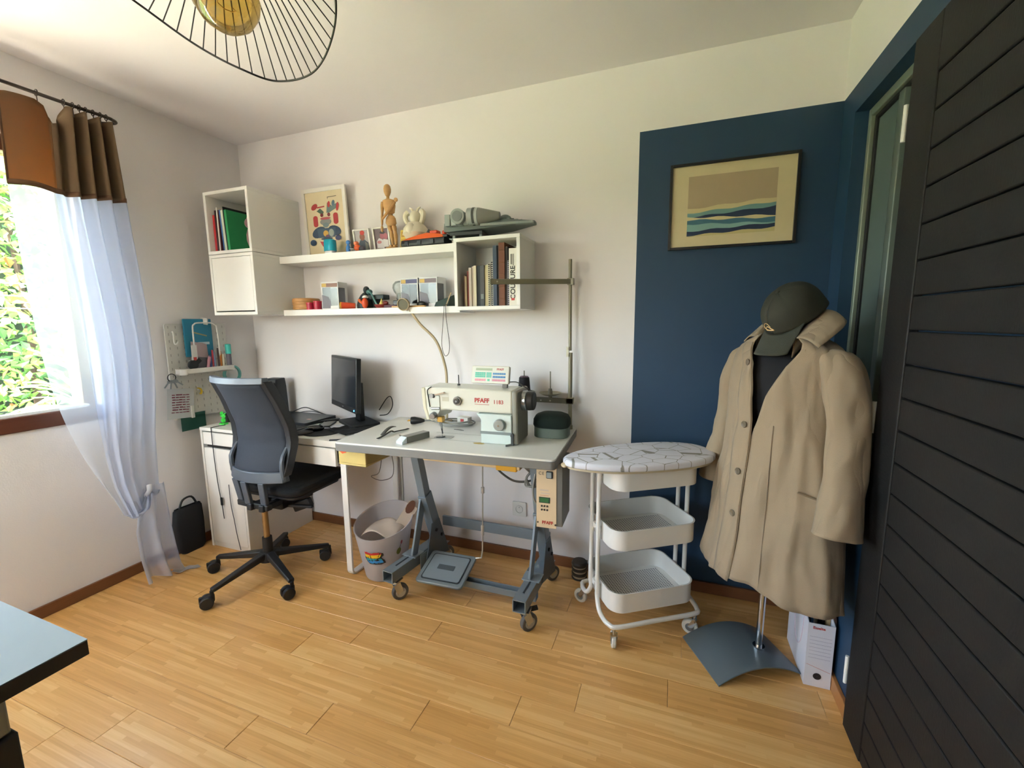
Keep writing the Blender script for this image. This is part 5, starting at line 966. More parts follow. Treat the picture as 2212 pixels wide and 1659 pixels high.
B().cyl((-.068, -.085, .09), (-.066, -.085, .045), .005, n=10).cyl((-.066, -.085, .045), (-.065, -.085, .004), .0014, n=8).build('needle', SIL, sm); B().bar((-.075, -.08, .085), (-.062, -.086, .02), .009, .007, w1=.004, d1=.004).build('presser_bar', m('#2c2c2e', .35, .5), sm); B().prism([(-.09, -.10), (-.06, -.092), (-.055, -.075), (-.075, -.082)], .002, .006).build('presser_foot', m('#55585a', .3, .7), sm)
B().prism(rrect(.045, .028, .012), .0004, .0016, lambda x, y, z: (x-.06, y-.075, z)).build('needle_plate', m('#a9aaa6', .3, .6), sm); B().box(-.14, -.118, .0003, .15, -.1165, .0012).box(-.14, .0, .0003, .15, .0015, .0012).build('bed_seam', m('#aaa79e', .5), sm)
B().prism(ell(.145, -.135, .028, .012, 8), .0003, .0012).build('yellow_plate', m('#b8983e', .4), sm)
B().cyl((.0, -.02, .249), (.0, -.02, .256), .007, n=10).cyl((.0, -.02, .256), (-.001, -.02, .30), .0025, n=8).build('thread_pin', m('#2b2a2a', .4, .5), sm)
B().box(.298, y0_-.018, .0, .310, y0_-.0125, .055).box(.296, y0_-.019, .04, .312, y0_-.0125, .05).build('lift_lever', m('#3a3a38', .4), sm, bevel=.001); B().bar((.28, -.15, .002), (.305, -.125, .004), .012, .003).build('lever_foot', m('#8b8c88', .4, .4), sm)
# operation panel
op = thing('operation_keypad', 'tilted operation panel with green and blue keys on the sewing machine', 'keypad', (1.925, -.37, 1.062), (-.22, 0, .02))
B().prism(rrect(.094, .041, .006), 0, .022, lambda x, y, z: (x, z-.011, y+.045)).build('housing', m('#cfcaba', .4), op, bevel=.002); B().prism(rrect(.089, .036, .004), -.0116, -.0108, lambda x, y, z: (x, z, y+.045)).build('face_film', m('#d2d3c4', .35), op)
FO = lambda x, z: face_m((x, -.0122, z), (1, 0, 0), (0, 0, 1))
B().box(-.072, -.0126, .064, .010, -.0117, .075).build('display', m('#a9b394', .2), op); text('PFAFF', .0135, op, m('#a8433e', .5), FO(.05, .070), bold=.0004)
def keys(x0, x1, z0, z1, nx, nz, hx, nm='key'):
    for i in range(nx):
        for j in range(nz):
            w_ = (x1-x0)/nx; h_ = (z1-z0)/nz; B().box(x0+i*w_+.0006, -.0128, z0+j*h_+.0006, x0+(i+1)*w_-.0006, -.0117, z0+(j+1)*h_-.0006).build(nm, m(hx, .4, var=.02), op, smooth=0)
keys(-.075, -.022, .031, .056, 5, 3, '#4fb79a'); keys(-.018, .008, .031, .056, 2, 3, '#62bfa4'); keys(.014, .078, .045, .055, 6, 1, '#4b86b4'); keys(.014, .078, .030, .040, 5, 1, '#3f7cae'); keys(-.075, -.02, .014, .025, 4, 1, '#d98f98'); keys(-.012, .0, .014, .025, 1, 1, '#5fc096'); keys(.012, .078, .014, .025, 5, 1, '#cf8490')
B().box(.062, -.004, -.012, .085, .012, .005).build('foot', m('#6d675c', .5), op)
cable([(2.01, -.365, 1.075), (2.05, -.35, 1.075), (2.085, -.33, 1.05), (2.11, -.31, 1.03)], .0025, '#4d473f', 'short dark cable from the operation panel across the machine')
# gooseneck lamp
gk = thing('gooseneck_lamp', 'beige gooseneck lamp with a round head behind the sewing machine', 'lamp', (1.545, -.13, .8))
GKM = m('#b3a282', .4, .2)
B().cyl((1.548, -.115, .8), (1.548, -.115, .812), .03).build('base', GKM, gk, w=1); B().tube([(1.548, -.115, .812), (1.555, -.118, 1.0), (1.551, -.12, 1.11), (1.508, -.135, 1.252), (1.425, -.155, 1.343), (1.375, -.175, 1.42)], .0075, 10, sub=6).build('gooseneck', GKM, gk, w=1)
Mh = Matrix.Translation((1.352, -.195, 1.452)) @ Vector((.10, -.62, -.12)).to_track_quat('Z', 'Y').to_matrix().to_4x4()
B().lathe([(.001, -.03), (.02, -.028), (.03, -.012), (.0335, .01), (.0335, .014), (.03, .014), (.028, .009)], (0, 0, 0), 28, 0, Mh).build('head', GKM, gk, w=1); B().lathe([(.001, .0095), (.0275, .0095), (.0275, .0075), (.001, .0075)], (0, 0, 0), 24, 0, Mh).build('lens', m('#6f6c58', .3), gk, w=1)
# thread stand
ts = thing('thread_stand', 'beige metal thread stand with two spool discs at the table corner', 'thread stand', (2.236, -.06, .8))
TS = m('#8f8973', .4, .25); TSD = m('#6f6a58', .45, .25); PX, PY = 2.236, -.06
B().cyl((PX, PY, .8), (PX, PY, .82), .014).cyl((PX, PY, .82), (PX, PY, 1.195), .0105, n=12).build('lower_post', TS, ts, w=1); B().cyl((PX-.003, PY, 1.205), (PX-.005, PY, 1.654), .0085, n=12).build('upper_post', TS, ts, w=1)
B().box(PX-.018, PY-.016, 1.175, PX-.006, PY-.002, 1.225).cyl((PX-.012, PY-.02, 1.185), (PX-.012, PY, 1.185), .004, n=8).cyl((PX-.012, PY-.02, 1.213), (PX-.012, PY, 1.213), .004, n=8).build('joint_clamp', m('#a9a493', .3, .6), ts, w=1)
B().bar((PX+.006, PY-.005, 1.546), (1.927, -.36, 1.534), .024, .010, side=(0, 0, 1)).box(PX-.016, PY-.016, 1.53, PX+.014, PY+.012, 1.562).build('top_arm', TS, ts, w=1, bevel=.001)
b = B()
for u in (.08, .26, .52, .78, .90):
    q = Vector((1.927, -.36, 1.534)).lerp(Vector((PX, PY-.005, 1.546)), u); nn = Vector((.70, -.71, 0)); b.cyl(q+nn*.0052, q+nn*.0058, .0042, n=8)
b.build('arm_hole', m('#c9c4ae', .5), ts, w=1)
B().box(1.93, PY-.018, .935, PX+.018, PY-.008, .962).box(PX-.018, PY-.018, .933, PX+.018, PY+.014, .964).build('lower_arm', TSD, ts, w=1, bevel=.001)
for x in (2.085, 2.135): B().cyl((x, PY-.0182, .946), (x, PY-.02, .946), .004, n=8).build('screw', m('#d8d4c4', .3, .5), ts, w=1)
for x in (1.992, 2.134):
    B().lathe([(.001, -.004), (.03, -.003), (.058, .010), (.058, .0115), (.03, .0), (.001, .0)], (x, PY-.012, .976), 28).cyl((x, PY-.012, .962), (x, PY-.012, .974), .01).build('spool_disc', TS, ts, w=1); B().cyl((x, PY-.012, .976), (x, PY-.012, 1.008), .013, .009, 14).cyl((x, PY-.012, 1.008), (x, PY-.012, 1.098), .0028, n=8).build('spindle', TSD, ts, w=1)
tcn = thing('thread_cone', 'black thread cone standing on the left spool disc', 'thread cone', (1.992, PY-.012, .978)); B().lathe([(.014, .0), (.034, .002), (.027, .083), (.024, .086), (.010, .086)], n=24).build('thread', m('#1c1b20', .85, bump=.5, bscale=150), tcn); B().lathe([(.010, .0865), (.0235, .0865), (.021, .091), (.010, .091)], n=20).build('cone_tip', m('#6d4f60', .5), tcn)
# cushion
cs = thing('pincushion_stool', 'dark green padded lid on a round grey green tin', 'tin', (2.183, -.215, .8003), .05)
B().prism(rrect(.084, .068, .05, 8), 0, .048).build('tin', m('#68746a', .5), cs, bevel=.004); b = B(); b.rings([[(x*k, y*k, z) for x, y in rrect(.087, .072, .055, 8)] for z, k in ((.049, .97), (.058, 1.02), (.085, 1.0), (.103, .88), (.113, .6), (.116, .25))]); b.build('padded_lid', m('#1d2b25', .9, bump=.4), cs, smooth=80)
# small things on the sewing table
Z8 = .8003
st1 = thing('fabric_strap', 'dark grey fabric strap folded on the sewing table', 'strap', (1.42, -.43, Z8))
B().grid(20, 2, lambda s, t: (1.41+.028*s+.012*(t-.5), -.55+.22*s, Z8+.004+.016*math.sin(s*PI)**2*(1 if s < .5 else .4))).build('strap', m('#3a3632', .85), st1, w=1, solid=.003); B().grid(10, 2, lambda s, t: (1.40-.005*s+.02*(t-.5), -.50+.11*s, Z8+.008+.022*math.sin(s*2.2))).build('folded_end', m('#4c463e', .85), st1, w=1, solid=.003)
wbx = thing('bobbin_case_box', 'small shiny grey box with white end on the sewing table', 'box', (1.592, -.49, Z8), 1.26); B().box(-.075, -.022, .0, .06, .022, .03).build('box', m('#7d7d76', .3, .5), wbx, bevel=.002); B().rings([[(x, -.022, 0), (x, .022, 0), (x, .022, z), (x, -.022, z)] for x, z in ((-.105, .012), (-.076, .031))]).build('white_end', m('#d6e2e6', .3), wbx, bevel=.002)
plg = thing('power_plug', 'black power plug with brass pins lying on the sewing table', 'plug', (1.42, -.215, Z8), .3); B().lathe([(.001, -.035), (.02, -.034), (.021, -.015), (.014, .02), (.007, .04), (.001, .041)], (0, 0, .021), 18, 0, Matrix.Rotation(PI/2, 4, 'Y')).build('body', m('#1b1a1a', .5), plg)
for s_ in (-1, 1): B().cyl((-.035, s_*.009, .021), (-.053, s_*.009, .021), .0025, n=8).build('pin', m('#c79a4a', .25, .9), plg)
B().cyl((-.0345, 0, .021), (-.0365, 0, .021), .008, n=12).build('earth_socket', m('#e0c068', .25, .7), plg)
cable([(1.46, -.205, Z8+.021), (1.49, -.19, Z8+.02), (1.53, -.18, Z8+.008), (1.57, -.215, Z8+.006), (1.65, -.215, Z8+.006), (1.72, -.17, Z8+.006), (1.70, -.11, Z8+.006), (1.62, -.09, Z8+.006), (1.55, -.12, Z8+.006), (1.545, -.18, Z8+.012), (1.60, -.222, Z8+.014), (1.68, -.215, Z8+.014), (1.735, -.16, Z8+.014), (1.70, -.10, Z8+.014), (1.62, -.08, Z8+.014), (1.56, -.12, Z8+.02), (1.58, -.19, Z8+.022), (1.66, -.20, Z8+.022), (1.71, -.15, Z8+.022)], .0045, '#8f8d88', 'coiled grey power cable on the sewing table behind the needle', 5)
swb = thing('switch_box', 'small white switch box with red button inside the cable coil', 'switch', (1.665, -.13, Z8+.002), -.1); B().box(-.035, -.02, 0, .035, .02, .04).build('body', m('#cfccc2', .4), swb, bevel=.003); B().box(-.012, -.0225, .014, .008, -.0202, .03).build('button', m('#a63a38', .4), swb)
ppr = thing('paper_tag', 'pale paper card with a dark dot lying behind the plug', 'card', (1.44, -.10, Z8), .1); B().box(-.06, -.03, 0, .06, .03, .003).build('card', m('#cbc6b4', .6), ppr); B().cyl((-.01, 0, .003), (-.01, 0, .0036), .007).build('dot', m('#77736a', .6), ppr)
scw = thing('grey_needle_strip', 'thin dark metal strip lying left of the shiny box', 'strip', (1.50, -.475, Z8), -.6); B().box(-.04, -.003, 0, .04, .003, .003).build('strip', m('#6a645c', .4, .5), scw)
scw2 = thing('metal_clip', 'thin dark metal clip lying behind the needle plate', 'clip', (1.70, -.265, Z8), -.1); B().rings([[(x, y-.004*k, .0005), (x, y+.004*k, .0005), (x, y+.004*k, .003), (x, y-.004*k, .003)] for x, y, k in ((-.03, 0, .4), (-.01, .002, 1), (.012, 0, 1.2), (.03, -.003, .4))]).build('clip', m('#6d6a64', .35, .6), scw2)
# ---------------------------------------------------------------- trolley with tabletop ironing board
TA = math.atan2(.552, .834)
tl = thing('utility_trolley', 'white three-tier metal trolley on casters', 'trolley', (2.612, -.318, 0), TA); TW = m('#e3e0da', .35, .1, var=.012)
for i, (z0, z1) in enumerate(((.152, .238), (.426, .511), (.678, .762))):
    ro, rin = rrect(.195, .152, .06, 7), rrect(.192, .149, .058, 7)
    b = B(); b.rings([[(x, y, z) for x, y in r_] for r_, z in ((ro, z0), (ro, z1-.004), (rrect(.198, .155, .062, 7), z1-.002), (rrect(.198, .155, .062, 7), z1), (rin, z1), (rin, z0+.002))], caps=(0, 0)); tray = b.build('tray', TW, tl, smooth=40)
    B().prism(rin, z0+.0005, z0+.002).build('tray_floor', TW, tray)
    b = B()
    if i < 2:
        for xx in range(-14, 15):
            for yy in range(-10, 11): b.add([(xx*.0115-.0032, yy*.0115-.0032, z0+.0024), (xx*.0115+.0032, yy*.0115-.0032, z0+.0024), (xx*.0115+.0032, yy*.0115+.0032, z0+.0024), (xx*.0115-.0032, yy*.0115+.0032, z0+.0024)], [(0, 1, 2, 3)])
        b.build('mesh_holes', m('#77767a', .6), tray, smooth=0, kind='stuff')
for s_ in (-1, 1):
    a_, b_ = .212, .168; y_ = .034*s_
    B().tube([(-a_, y_, .775), (-a_, y_, .5), (-a_, y_, .22), (-a_, y_, .17), (-a_-.004, y_+.03*s_, .125), (-a_-.004, y_+.07*s_, .112), (-a_+.004, s_*(b_-.028), .108), (-a_+.035, s_*b_, .108), (0, s_*b_, .108), (a_-.035, s_*b_, .108), (a_-.004, s_*(b_-.028), .108), (a_+.004, y_+.07*s_, .112), (a_+.004, y_+.03*s_, .125), (a_, y_, .17), (a_, y_, .22), (a_, y_, .5), (a_, y_, .775)], .0098, 12, sub=4).build('frame_tube', TW, tl)
    for z in (.205, .47, .72): B().box(s_*.196, -.03, z-.012, s_*.21, .03, z+.012).cyl((s_*.2105, 0, z), (s_*.214, 0, z), .005, n=8).build('bracket', TW, tl)
for sx in (-1, 1):
    for sy in (-1, 1):
        px, py = sx*.19, sy*.158; a = {(-1, -1): 1.25, (1, -1): 2.4, (-1, 1): 2.2, (1, 1): .4}[(sx, sy)]; ox, oy = .02*math.cos(a), .02*math.sin(a); nx, ny = -math.sin(a), math.cos(a)
        cst = B().cyl((px, py, .07), (px, py, .10), .007).bar((px+nx*.013, py+ny*.013, .07), (px+ox+nx*.013, py+oy+ny*.013, .034), .02, .002, side=(nx*0-ny, nx, 0)).bar((px-nx*.013, py-ny*.013, .07), (px+ox-nx*.013, py+oy-ny*.013, .034), .02, .002, side=(nx*0-ny, nx, 0)).bar((px-nx*.014, py-ny*.014, .071), (px+nx*.014, py+ny*.014, .071), .018, .004).build('caster', CHROME, tl)
        B().cyl((px+ox-nx*.009, py+oy-ny*.009, .0335), (px+ox+nx*.009, py+oy+ny*.009, .0335), .033, n=24).build('wheel', m('#d9d6cc', .4), cst, bevel=.004); B().cyl((px+ox-nx*.0105, py+oy-ny*.0105, .0335), (px+ox+nx*.0105, py+oy+ny*.0105, .0335), .018, n=16).build('wheel_hub', m('#8d9092', .3, .5), cst)
ib = thing('ironing_board', 'tabletop ironing board with a white cover of thin grey polygon lines', 'ironing board', (2.625, -.378, .764), TA-.02)
out = []
for i in range(60):
    a = 2*PI*i/60; ca, sa = math.cos(a), math.sin(a); ex = 3.2; x = (.352 if ca < 0 else .305)*math.copysign(abs(ca)**(2/(ex if ca < 0 else 2.5)), ca); y = .155*math.copysign(abs(sa)**(2/2.6), sa)
    if x < 0: y *= 1-.45*(abs(x)/.352)**2.2
    out.append((x, y))
def cov():
    ma = bpy.data.materials.new('ironing_cover'); ma.use_nodes = True; n = ma.node_tree; b_ = n.nodes['Principled BSDF']; b_.inputs['Roughness'].default_value = .8
    tc = n.nodes.new('ShaderNodeTexCoord'); v = n.nodes.new('ShaderNodeTexVoronoi'); v.feature = 'DISTANCE_TO_EDGE'; v.inputs['Scale'].default_value = 14; v.inputs['Randomness'].default_value = .75
    mp = n.nodes.new('ShaderNodeMapping'); mp.inputs['Scale'].default_value = (.8, 1.05, .02); n.links.new(tc.outputs['Object'], mp.inputs[0]); n.links.new(mp.outputs[0], v.inputs['Vector'])
    r_ = n.nodes.new('ShaderNodeValToRGB'); r_.color_ramp.elements[0].position = .012; r_.color_ramp.elements[0].color = lin('#8b8880'); r_.color_ramp.elements[1].position = .019; r_.color_ramp.elements[1].color = lin('#d6d5de')
    n.links.new(v.outputs['Distance'], r_.inputs[0]); n.links.new(r_.outputs[0], b_.inputs['Base Color']); return ma
b = B(); b.rings([[(x*k, y*k, z) for x, y in out] for z, k in ((.012, .985), (.016, 1.0), (.030, 1.0), (.036, .985), (.038, .95))]); b.build('cover', cov(), ib, smooth=60)
B().prism([(x*.97, y*.95) for x, y in out], .002, .0115).build('board', m('#b9ab90', .6), ib); B().ball((-.352, 0, .012), (.012, .02, .01), 10).build('cord_end', m('#cbb99a', .7), ib)
# lantern
ln = thing('floor_lantern', 'small dark ribbed metal lantern on the floor by the wall', 'lantern', (2.30, -.085, .0005)); LNM = m('#3d3a36', .35, .6)
B().lathe([(.001, 0), (.04, 0), (.041, .006), (.036, .008), (.036, .02), (.041, .022), (.041, .034), (.036, .036), (.036, .046), (.041, .048), (.041, .06), (.036, .062), (.036, .07), (.041, .072), (.042, .085), (.036, .095), (.001, .097)], n=28).build('body', LNM, ln, bevel=.0008)
for z in (.014, .041, .066): B().lathe([(.0362, z-.005), (.0372, z), (.0362, z+.005)], n=28).build('glass_band', m('#a59a88', .25), ln)
# ---------------------------------------------------------------- dress form stand, coat and cap
C0 = (3.092, -.428, 0); RZ = math.atan2(-.85, .525)
df_ = thing('dress_form', 'dress form on a chrome pole with a curved grey steel base plate', 'dress form', C0, 0)
ba = math.radians(28); ea = Vector((math.cos(ba), math.sin(ba), 0)); eb = Vector((-math.sin(ba), math.cos(ba), 0)); bc = Vector((3.025, -.418, 0))
P = []
for i in range(17):
    u = -1+i/8; z = .003 + .052*(1-u*u); c = bc + ea*(.175*u); P.append([c - eb*.13 + Vector((0, 0, z)), c + eb*.13 + Vector((0, 0, z)), c + eb*.13 + Vector((0, 0, z+.004)), c - eb*.13 + Vector((0, 0, z+.004))])
B().rings(P).build('base_plate', m('#6a757b', .3, .25, var=.03), df_, w=1)
B().cyl((3.09, -.41, .05), (3.092, -.428, .75), .0125, n=20).cyl((3.09, -.41, .05), (3.09, -.41, .062), .022, n=20).build('pole', CHROME, df_, w=1)
MT = Matrix.Translation(C0) @ Matrix.Rotation(RZ, 4, 'Z'); tf = lambda p: tuple(MT @ Vector(p))
b = B(); b.rings([[tf((x*kx+.02, y*ky, z)) for x, y in rrect(1, 1, .95, 6)] for z, kx, ky in ((.62, .13, .10), (.70, .155, .115), (.82, .14, .10), (.92, .12, .09), (1.05, .145, .115), (1.15, .16, .11), (1.20, .15, .09), (1.235, .09, .065), (1.26, .055, .05), (1.34, .05, .05), (1.40, .05, .05))]); b.build('torso', m('#17171b', .9), df_, w=1, smooth=80)
ct = thing('coat', 'beige trench style coat with a wide collar on the dress form', 'coat', C0, RZ)
KH = wrinkled('khaki_cotton', '#97846c')
AT = [(.40, .275), (.55, .25), (.75, .224), (.95, .203), (1.08, .200), (1.16, .205), (1.215, .205), (1.25, .192), (1.272, .160), (1.288, .12), (1.302, .085)]
BT = [(.40, .20), (.55, .182), (.75, .162), (.95, .148), (1.08, .138), (1.16, .126), (1.215, .112), (1.25, .096), (1.272, .084), (1.288, .078), (1.302, .072)]
GR = [(.2, 0), (.85, .0), (.95, .13), (1.0, .19), (1.1, .30), (1.2, .52), (1.302, .95)]
GL_ = [(.2, .14), (1.0, .13), (1.1, .06), (1.2, -.04), (1.302, -.5)]
def cp(f, z, r=1.0, ox=.02):
    a, bq = lerp(AT, z), lerp(BT, z); t = max(0, (1.15-z)/.9); s_, c_ = math.sin(f), math.cos(f)
    x = a*math.copysign(abs(s_)**.9, s_); y = -bq*math.copysign(abs(c_)**.9, c_)
    k = r*(1 + .055*t*math.sin(f*5+1.1) + .035*t*math.sin(f*9+z*2.5) + .05*noise.noise(Vector((s_*2.2, c_*2.2, z*4))) + .05*(.5-abs(noise.noise(Vector((s_*2.6+z*1.5, c_*2.6, z*5.5))))) + .03*noise.noise(Vector((s_*6, c_*6, z*7))) + .022*(.5-abs(noise.noise(Vector((s_*7+z*4, c_*7-z*3, z*9+4))))))
    for fc, sl, wd, am in ((.55, -.5, .10, .045), (1.05, -.35, .09, .04), (-.45, .3, .09, .035), (1.6, .2, .12, .05), (2.3, -.3, .14, .06), (-1.1, .2, .12, .045)):
        k += am*math.exp(-((f-PI*2*(f > PI*1.35 and fc < 0)-fc-sl*(1.1-z))/wd)**2)*max(0, min(1, (1.2-z)*2.2))
    # a diagonal drag fold under the buttons
    d_ = math.exp(-((f-.35+(z-.62)*.9)/.13)**2)*max(0, min(1, (.95-z)*3))*.03; k += d_
    return Vector((x*k+ox, y*k, z))
MTI = MT.inverted()
def keep(p, lim=3.288):   # the cloth lies flat where it touches the right wall
    q = MT @ p
    if q.x > lim - .02: q.x = lim - .02 + .02*(1-math.exp(-(q.x-lim+.02)/.02))
    return MTI @ q
def coatf(s, t):
    z = 1.302 + (.41-1.302)*t
    g = lerp(GR, z); f = g + (2*PI + lerp(GL_, z) - g)*s
    r = 1.0 + .04*max(0, (s-.9)/.1)
    hem = .018*math.sin(f*2+.6) + .012*math.sin(f*5)
    zz = z + hem*t**3
    p = cp(f, z, r); p.z = zz; return keep(p)
B().grid(120, 60, coatf).build('body', KH, ct, smooth=180, solid=.0035, soff=-1)
# front facings along the opening edges
for side in (0, 1):
    def fac(s, t, side=side):
        z = 1.27-.85*t; f = lerp(GR, z) + .004 + .10*s if side == 0 else 2*PI + lerp(GL_, z) - .006 - .24*s
        p = cp(f, z, 1.055 if side else .985); return p
    B().grid(6, 40, fac).build('placket', KH, ct, smooth=180, solid=.002)
BTN = m('#6f6250', .35)
for z in (1.20, .985, .815, .66):
    f = 2*PI + lerp(GL_, z) - .10; p = cp(f, z, 1.07); q = cp(f, z, 1.2); n_ = (q-p); n_.z = 0; n_ = n_.normalized()
    M_ = Matrix.Translation(p) @ n_.to_track_quat('Z', 'Y').to_matrix().to_4x4()
    B().lathe([(.001, .0), (.0115, .0), (.0125, .0025), (.0105, .0045), (.007, .003), (.001, .003)], n=20, M=M_).build('button', BTN, ct)
for s_ in (-1, 1):
    inner = [(0, .092, 1.378), (s_*.05, .084, 1.380), (s_*.082, .048, 1.378), (s_*.090, -.005, 1.342), (s_*.086, -.058, 1.288)]
    outer = [(0, .125, 1.325), (s_*.08, .118, 1.332), (s_*.142, .078, 1.345), (s_*.182, .025, 1.322), (s_*.196, -.075, 1.262)]
    if s_ < 0: outer[3:] = [(-.160, .02, 1.305), (-.140, -.062, 1.268)]
    ins, outs = spline(inner, 6), spline(outer, 6); n_ = len(ins)-1
    B().grid(n_, 6, lambda s, t: ins[round(s*n_)].lerp(outs[round(s*n_)], t) + Vector((.02+s_*.004*math.sin(t*PI), 0, .010*math.sin(t*PI)))).build('collar', KH, ct, smooth=180, solid=.004)
    B().grid(n_, 3, lambda s, t: ins[round(s*n_)] + Vector((.02 - s_*.004*t, 0, -.065*t))).build('collar_stand', KH, ct, smooth=180, solid=.003)
    P = []
    ctl = [(s_*.135, .0, 1.215), (s_*.205, .0, 1.205), (s_*.246, .0, 1.10), (s_*.268, -.012, .94), (s_*.284, -.035, .82), (s_*.298, -.055, .695)] if s_ > 0 else [(s_*.13, .0, 1.215), (s_*.20, .0, 1.20), (s_*.238, .0, 1.10), (s_*.258, -.005, .94), (s_*.278, -.02, .82), (s_*.30, -.03, .675)]
    cs_ = spline(ctl, 8); rr_ = [.03, .056, .062, .058, .058, .066]; N_ = len(cs_)
    for i, c in enumerate(cs_):
        u = i/(N_-1); t_ = (cs_[min(i+1, N_-1)]-cs_[max(i-1, 0)]).normalized(); a = (Vector((0, 1, 0)) - t_*t_.y).normalized(); bq = t_.cross(a); r0 = lerp([(j/5, q) for j, q in enumerate(rr_)], u)
        ring = []
        for j in range(32):
            w_ = 2*PI*j/32; k = 1 + .16*(.4-abs(noise.noise(Vector((math.cos(w_)*1.2+s_*3, math.sin(w_)*1.2, u*6+math.cos(w_)))))) + .07*noise.noise(Vector((math.cos(w_)*1.5+s_*7, math.sin(w_)*1.5, u*7))) + .05*math.sin(w_*3+u*9)*math.sin(u*PI) + .035*math.sin(u*26+2*math.cos(w_))*math.exp(-((u-.5)/.3)**2)
            ring.append(c + a*(r0*1.05*k*math.cos(w_)) + bq*(r0*.82*k*math.sin(w_)) + Vector((.02, 0, 0)))
        P.append([keep(p_, 3.296) for p_ in ring])
    B().rings(P, caps=(1, 0)).build('sleeve', KH, ct, smooth=180, solid=.003)
p = cp(.95, .80, 1.04); q = cp(1.35, .78, 1.04); mid = cp(1.15, .79, 1.05)
B().tube([p, mid, q], .003, 6, sub=6).build('pocket_welt', m('#7d6c56', .85), ct)
B().tube([cp(.50, z, 1.012) for z in [1.0 - i*.02 for i in range(29)]], .0016, 5).build('front_seam', m('#857460', .85), ct)
# cap
cap = thing('baseball_cap', 'dark olive baseball cap with a small cream emblem on the dress form neck', 'cap', tf((.042, -.005, 1.372)), (0, 0, RZ))
Mc = Matrix.Rotation(.80, 4, 'X'); OL = m('#33342a', .85, var=.06, bump=.3, bscale=500)
def crown(f, e):
    s_, c_ = math.sin(f), math.cos(f); ce, se = math.cos(e), math.sin(e); k = 1 - .012*abs(math.cos(3*f))**12
    return Vector((.088*s_*ce**.8*k, -.103*c_*ce**.8*k, .098*se**.9*k))
b = B(); b.grid(72, 20, lambda s, t: Mc @ (lambda f, e0: crown(f, e0 + (PI/2*.999-e0)*t) if e0 + (PI/2*.999-e0)*t >= 0 else crown(f, 0) + Vector((0, 0, .098*(e0 + (PI/2*.999-e0)*t))))(2*PI*s, -.42*((1-math.cos(2*PI*s))/2)**1.5)); b.build('crown', OL, cap, smooth=180, solid=.002)
B().ball(Mc @ Vector((0, 0, .099)), .007, 10).build('top_button', OL, cap)
def brim(s, t):
    f = (s-.5)*2*1.15; base = crown(f, 0.0); tip = Vector((.075*math.sin(f*1.05), -.103 - .085*math.cos(f*.9)**.8, -.012-.018*math.sin(f)**2)); p = base.lerp(tip, t); p.z -= .012*math.sin(f)**2*t; return Mc @ p
B().grid(30, 10, brim).build('brim', m('#3b3d33', .85, var=.05, bump=.3, bscale=500), cap, smooth=180, solid=.003)
EM = m('#d9b580', .6)
def onc(x, z, off=.0035):
    f = x/.088; e = math.asin(min(.99, max(0, z/.098))); p = crown(f, e); n_ = p.normalized(); return Mc @ (p + n_*off)
b = B()
b.tube([onc(x-.006, z) for x, z in ((.012, .030), (.004, .041), (-.006, .043), (-.014, .037), (-.016, .029), (-.010, .022), (.0, .019))], [.0012, .0022, .0024, .0022, .002, .0018, .0014], 6, sub=4)
b.tube([onc(x-.006, z) for x, z in ((-.010, .019), (.004, .0185), (.022, .0185))], .0018, 6, sub=3); b.tube([onc(x-.006, z) for x, z in ((-.008, .026), (.0, .033), (.008, .028), (.020, .020))], .0018, 6, sub=2)
b.build('emblem', EM, cap)
# magazine files and folders beside the right wall
mf = thing('magazine_file', 'white cardboard magazine file with red lettering against the right wall', 'file box', (3.272, -.36, 0))
CB = m('#d8d6de', .55, var=.02); fx0_, fx1_, fy0, fy1 = 3.228, 3.312, -.492, -.235
b = B(); b.box(fx0_, fy0, .001, fx1_, fy0+.003, .252).box(fx0_, fy0+.003, .001, fx1_, fy1-.003, .004).box(fx0_, fy1-.003, .001, fx1_, fy1, .315)
for x in (fx0_, fx1_-.003): b.prism([(fy0+.003, .004), (fy1-.003, .004), (fy1-.003, .315), (fy1-.10, .315), (fy0+.003, .252)], x, x+.003, lambda y, z, xx: (xx, y, z))
b.build('body', CB, mf, w=1)
text('Esselte', .014, mf, m('#c24a44', .5), face_m((3.262, fy0-.0006, .236), (1, 0, 0), (0, 0, 1)), w=1, bold=.0003); b = B()
for i in range(7): b.box(3.236, fy0-.0008, .20-i*.014, 3.304, fy0-.0002, .2008-i*.014)
b.build('ruled_line', m('#a9a3b4', .6), mf, w=1, smooth=0); B().bar((3.232, fy0-.0006, .088), (3.308, fy0-.0006, .066), .0014, .0006, side=(0, 0, 1)).build('red_rule', m('#c98a88', .6), mf, w=1)
B().lathe([(.001, 0), (.009, 0), (.013, .0015), (.013, .0022), (.001, .0022)], (3.268, fy0, .045), 20, 0, Matrix.Rotation(PI/2, 4, 'X')).build('finger_hole', m('#241f22', .5), mf, w=1)
B().tube([(fx0_-.0006, -.44, .24), (fx0_-.0006, -.42, .13), (fx0_-.0006, -.37, .09), (fx0_-.0006, -.33, .14), (fx0_-.0006, -.32, .25)], .0012, 5, sub=6).build('printed_outline', m('#cfb4c0', .6), mf, w=1)
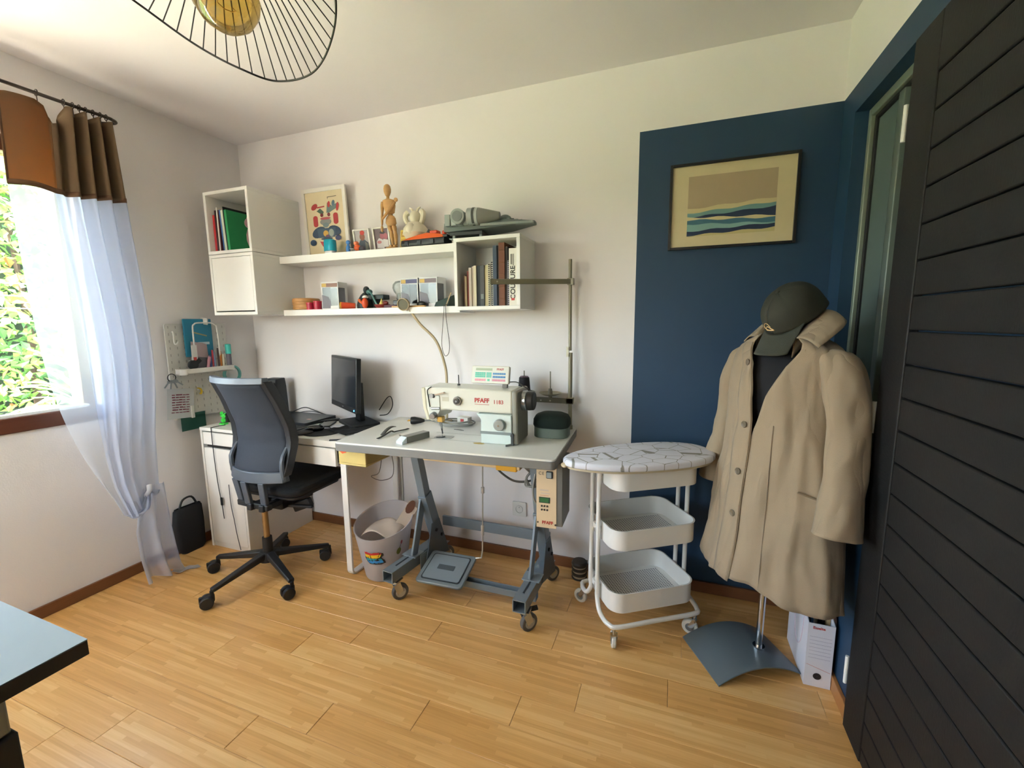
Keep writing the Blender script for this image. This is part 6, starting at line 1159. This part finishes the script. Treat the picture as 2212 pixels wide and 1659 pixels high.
for i, (x, z, hx, lab, y0, y1) in enumerate(((3.240, .285, '#2a2d3c', 'dark navy folder standing in the magazine file', -.44, -.245), (3.252, .28, '#5b86b8', 'thin blue folder standing in the magazine file', -.43, -.245), (3.262, .29, '#e4e2d4', 'white paper bundle standing in the magazine file', -.42, -.245), (3.274, .305, '#cfc7ad', 'cream paper bundle standing in the magazine file', -.40, -.245), (3.288, .30, '#2c2524', 'narrow dark folder at the wall side of magazine file', -.43, -.245))):
    b = B(); b.prism([(y0, .0045), (y1, .0045), (y1, z), (y0+.05, z), (y0, z-.05)], x, x+.008, lambda y, zz, xx: (xx, y, zz)); b.build('folder', m(hx, .6), origin=(x+.004, (y0+y1)/2, .0045), label=lab, cat='folder', group='folders in the magazine file')
for i, (x, hx, lab) in enumerate(((3.302-.0025+.014, '#4a2f22', 'brown folder wedged between the magazine file and right wall'), )):
    b = B(); b.prism([(-.47, .0005), (-.22, .0005), (-.22, .33), (-.43, .33), (-.47, .26)], 3.3135, 3.320, lambda y, zz, xx: (xx, y, zz)); b.build('folder', m(hx, .6), origin=(3.3167, -.35, .0005), label=lab, cat='folder')
tf2 = thing('tan_envelope', 'tan paper bag edge rising behind the magazine file', 'paper bag', (3.297, -.40, .0045)); B().prism([(-.46, .0045), (-.24, .0045), (-.24, .335), (-.37, .335), (-.45, .27)], 3.297, 3.307, lambda y, zz, xx: (xx, y, zz)).build('bag', m('#b39468', .7), tf2, w=1)
# white table in the foreground
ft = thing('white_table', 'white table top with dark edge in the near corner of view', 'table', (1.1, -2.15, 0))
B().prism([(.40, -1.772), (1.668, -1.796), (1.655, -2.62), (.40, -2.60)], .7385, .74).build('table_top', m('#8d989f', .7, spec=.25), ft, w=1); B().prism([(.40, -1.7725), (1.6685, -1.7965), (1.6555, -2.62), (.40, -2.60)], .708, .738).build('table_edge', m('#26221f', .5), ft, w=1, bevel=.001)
for x, y in ((1.598, -1.93), (.46, -1.84), (1.56, -2.54), (.46, -2.54)):
    lg = B().box(x-.03, y-.03, .62, x+.03, y+.03, .7075).build('leg', m('#8f9493', .35, .5), ft, w=1, bevel=.004); I = FR[ft.name].inverted()
    q = B().box(x-.036, y-.036, .012, x+.036, y+.036, .619).cyl((x, y, 0), (x, y, .012), .03); q.v = [tuple(I @ Vector(p)) for p in q.v]; q.build('black_sleeve', m('#1f1d1b', .5), lg, bevel=.004)
